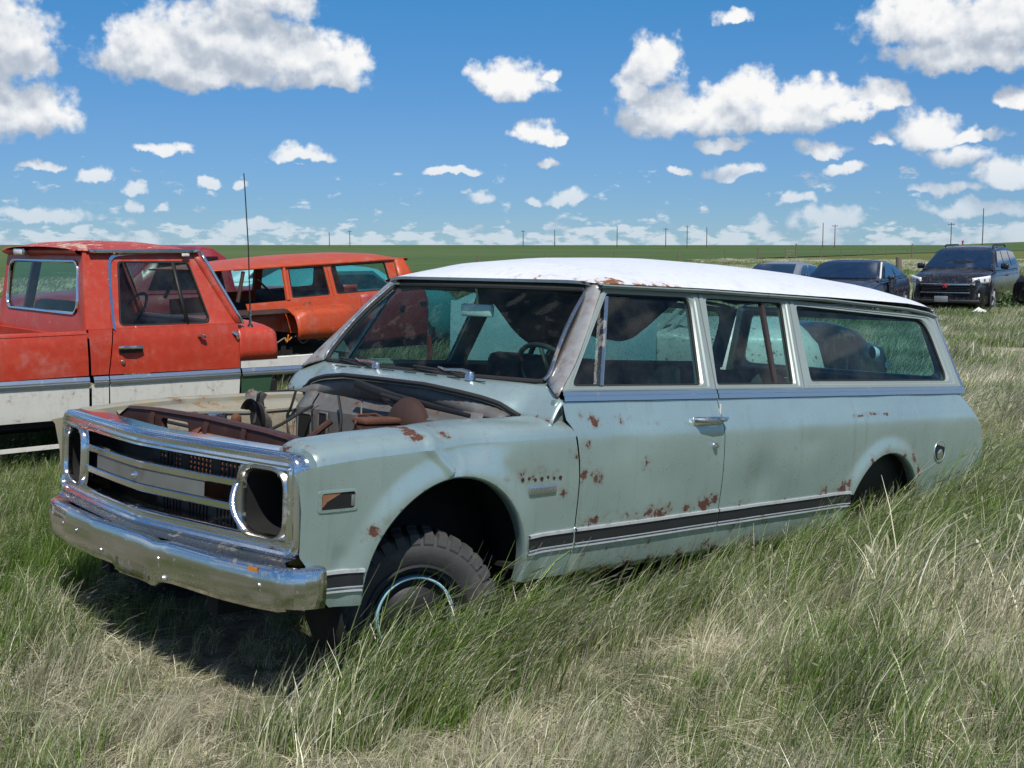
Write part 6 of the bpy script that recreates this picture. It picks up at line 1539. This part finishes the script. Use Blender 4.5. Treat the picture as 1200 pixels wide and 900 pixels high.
def make_sward(name, pts, label):
    n = len(pts)
    me = bpy.data.meshes.new(name); me.vertices.add(n)
    me.vertices.foreach_set('co', np.array([p[0] for p in pts], 'f').ravel())
    for nm, ty, idx in (('rotz', 'FLOAT', 1), ('scl', 'FLOAT', 2), ('dry', 'FLOAT', 4)):
        a = me.attributes.new(nm, ty, 'POINT'); a.data.foreach_set('value', np.array([p[idx] for p in pts], 'f'))
    a = me.attributes.new('kind', 'INT', 'POINT'); a.data.foreach_set('value', np.array([p[3] for p in pts], 'i'))
    o = bpy.data.objects.new(name, me); COL.objects.link(o); me.materials.append(MATS['grass_blade'])
    ng = bpy.data.node_groups.new(name + '_scatter', 'GeometryNodeTree')
    ng.interface.new_socket('Geometry', in_out='INPUT', socket_type='NodeSocketGeometry'); ng.interface.new_socket('Geometry', in_out='OUTPUT', socket_type='NodeSocketGeometry')
    N = ng.nodes; Lk = ng.links
    gi_ = N.new('NodeGroupInput'); go_ = N.new('NodeGroupOutput')
    ci = N.new('GeometryNodeCollectionInfo'); ci.inputs['Collection'].default_value = gcol; ci.inputs['Separate Children'].default_value = True; ci.inputs['Reset Children'].default_value = True
    ip = N.new('GeometryNodeInstanceOnPoints'); ip.inputs['Pick Instance'].default_value = True
    def attr(nm, ty):
        q = N.new('GeometryNodeInputNamedAttribute'); q.data_type = ty; q.inputs['Name'].default_value = nm; return q.outputs[0]
    cx = N.new('ShaderNodeCombineXYZ'); Lk.new(attr('rotz', 'FLOAT'), cx.inputs[2])
    Lk.new(gi_.outputs[0], ip.inputs['Points']); Lk.new(ci.outputs[0], ip.inputs['Instance']); Lk.new(attr('kind', 'INT'), ip.inputs['Instance Index'])
    Lk.new(cx.outputs[0], ip.inputs['Rotation']); Lk.new(attr('scl', 'FLOAT'), ip.inputs['Scale']); Lk.new(ip.outputs[0], go_.inputs[0])
    md = o.modifiers.new('scatter', 'NODES'); md.node_group = ng
    o['kind'] = 'stuff'; tag(o, label, 'grass')
    return o
rg = random.Random(5)
def scatter(d0, d1, dens, band, margin=90):
    """points spread evenly over the ground between two distances inside the view (plus a margin to the sides)"""
    out = []
    half = (600 + margin) / F_PX
    n = int((d1 * d1 - d0 * d0) * half * dens)
    for _ in range(n):
        d = math.sqrt(rg.uniform(d0 * d0, d1 * d1)); l = rg.uniform(-half, half) * d
        p = Vector((CAM.x, CAM.y, 0)) + HF * d + C_RIGHT * l; x, y = p.x, p.y
        dry, vig = fields(x, y); u, v = in_car(x, y)
        s = 1.0; edge = 9.0
        if -.80 < u < 4.5 and abs(v) < .97:
            inside = min(.97 - abs(v), u + .80, 4.5 - u)
            if -.75 < u < -.05 and abs(v) < .78 or (.3 < u < 4.4 and abs(v) < .82):
                if rg.random() < .35: continue
                s = .55
            else: s = .62
            if math.hypot(u + .045, abs(v) - .80) < .33: continue
        if d < 26 and d > 8.2:
            skip = False
            for o_, mi in FOOT[1:]:
                q = mi @ Vector((x, y, 0))
                if o_ is pk and -2 < q.x < 2.3 and abs(q.y) < .85: skip = True
                if o_ is ow and -1.5 < q.x < 2.1 and abs(q.y) < .9: skip = True
            if skip and rg.random() < .8: continue
            if skip: s *= .5
        # a lush, tall fringe grows where the mower cannot reach, along the near side of the wagon
        if v < -.80 and -.9 < u < 4.9:
            edge = -v - .93
        yield x, y, d, dry, vig, s, edge, u, v
pts = []
for x, y, d, dry, vig, s, edge, u, v in scatter(2.9, 11.5, 280, 0):
    rz = WIND + rg.gauss(0, .55) + .8 * noise.noise((x * .7, y * .7, 4)); k = None
    if edge < .42 and edge > -.25:
        g = 1 - max(0, edge) / .42
        lush = g * (1.0 if (-.30 < u < 2.6) else .75 if u > 0 else .35)
        if .55 < u < 2.75: hmax = .80
        else: hmax = 1.15
        if u > 2.75: hmax = .85
        dry = lerp(dry, .16 + .25 * noise.noise((x * 3, y * 3, 0)) + (.22 if u > 3 else 0), lush); k = rg.choice((0, 1, 2, 3, 4, 5)) if rg.random() < .55 + .35 * lush else rg.choice((6, 7, 8, 9, 10))
        s *= lerp(.85, hmax, lush) * rg.uniform(.8, 1.1)
        if u < -.45 and edge < .1: s *= .7
    if k is None:
        t = rg.random()
        if dry > .62: k = rg.choice((6, 7, 8)) if t < .42 else (rg.choice((3, 4, 5)) if t < .62 else rg.choice((0, 1, 2, 9, 10)))
        elif dry > .42: k = rg.choice((6, 7, 8)) if t < .33 else (rg.choice((0, 1, 2)) if t < .72 else rg.choice((9, 10, 3)))
        else: k = rg.choice((0, 1, 2)) if t < .62 else (rg.choice((9, 10)) if t < .80 else rg.choice((6, 7, 8, 4)))
        s *= (.62 if k in (0, 1, 2, 9, 10) else .60 if k in (3, 4, 5) else .95) * max(.45, vig) * rg.uniform(.75, 1.2)
        # right-hand side and the left edge stand taller
        lat = (Vector((x, y, 0)) - CAM).dot(C_RIGHT) / d
        s *= 1 + .30 * sstep((lat - .12) / .25) + .30 * sstep((-lat - .25) / .12)
        if lat > .15 and d > 5.0 and rg.random() < .30: k = rg.choice((3, 4, 5))
    if k in (6, 7, 8): dry = max(dry, .55) + .22; rz = rg.uniform(0, 6.283) if rg.random() < .5 else rz
    if k in (0, 1, 2, 9, 10): dry -= .22
    pts.append(((x, y, gh(x, y)), rz, s, k, dry + rg.gauss(0, .12)))
# one rank tuft stands right in front of the wheel, others along the sill
for (cu, cv, n, rr, sc) in ((-.44, -1.20, 16, .10, .85), (-.28, -1.26, 18, .10, .95), (-.10, -1.28, 16, .10, .95), (-.40, -1.00, 18, .10, 1.0), (-.16, -1.03, 26, .13, 1.2), (.06, -1.06, 24, .15, 1.1), (.30, -1.05, 20, .16, 1.0), (.9, -1.05, 10, .25, .75), (1.6, -1.05, 10, .25, .75), (2.2, -1.05, 12, .25, .75), (3.1, -.95, 10, .30, .75), (3.5, -.97, 14, .30, .85), (4.3, -1.0, 30, .3, 1.25)):
    for _ in range(n):
        w3 = CAR_M @ Vector((cu + rg.gauss(0, rr), cv + rg.gauss(0, .07), 0)); x, y = w3.x, w3.y
        pts.append(((x, y, gh(x, y)), WIND + rg.gauss(0, .22), sc * rg.uniform(.75, 1.15), rg.choice((0, 1, 2, 3, 4, 5)), rg.uniform(-.05, .35)))
near = make_sward('grass', pts, 'tall windblown green and straw coloured grass in the foreground')
pts = []
for x, y, d, dry, vig, s, edge, u, v in scatter(11.5, 38, 17, 1):
    if math.hypot(x - EARTH[0], y - EARTH[1]) < .9: continue
    k = rg.choice((11, 12, 13)); rz = WIND + rg.gauss(0, .4)
    pts.append(((x, y, gh(x, y) - .01), rz, s * (.62 + .35 * vig) * rg.uniform(.7, 1.15), k, dry * .75 + .08 + rg.gauss(0, .15)))
mid = make_sward('grass', pts, 'rough green pasture grass between the parked vehicles')
pts = []
for x, y, d, dry, vig, s, edge, u, v in scatter(38, 150, 1.5, 2):
    k = rg.choice((14, 15)); a = noise.fractal((x * .05, y * .05, 3.3), .8, 2, 4)
    if rg.random() > .35 + .65 * sstep((a + .3) / .6) * 1.2: continue
    pts.append(((x, y, gh(x, y) - .03), WIND + rg.gauss(0, .5), (.45 + .6 * rg.random()) * max(.5, vig), k, .38 + .5 * a + rg.gauss(0, .15)))
far = make_sward('grass', pts, 'yellowish far pasture grass running out to the wire fence')
# leafy weed beside the SUV wheels
wd = at(1166, 352, 33.4)
weed = thing('weed_bush', 'dark green leafy weed clump beside the black SUV', 'bush', (wd.x, wd.y, 0))
mb = MB(); r = random.Random(2)
for k in range(420):
    a = r.uniform(0, 6.28); rr = .75 * math.sqrt(r.random()); z = r.uniform(.03, .62) * (1 - .6 * (rr / .75) ** 2); c_ = Vector((rr * math.cos(a), rr * math.sin(a), z)); u = Vector((r.gauss(0, 1), r.gauss(0, 1), r.gauss(.6, .5))).normalized(); w = u.orthogonal().normalized()
    mb.poly([c_, c_ + u * .06 + w * .03, c_ + u * .13, c_ + u * .06 - w * .03])
pm('weed_leaf', (.035, .095, .016), .6, var=.35, scale=8)
mb.build('foliage', 'weed_leaf', weed, smooth=None)
mb = MB(); mb.tube([(0, 0, 0), (.02, .01, .25), (.0, .03, .5)], [.015, .012, .006], 5); mb.build('stem', 'weed_leaf', weed)
print('sward points', len(near.data.vertices), len(mid.data.vertices), len(far.data.vertices))
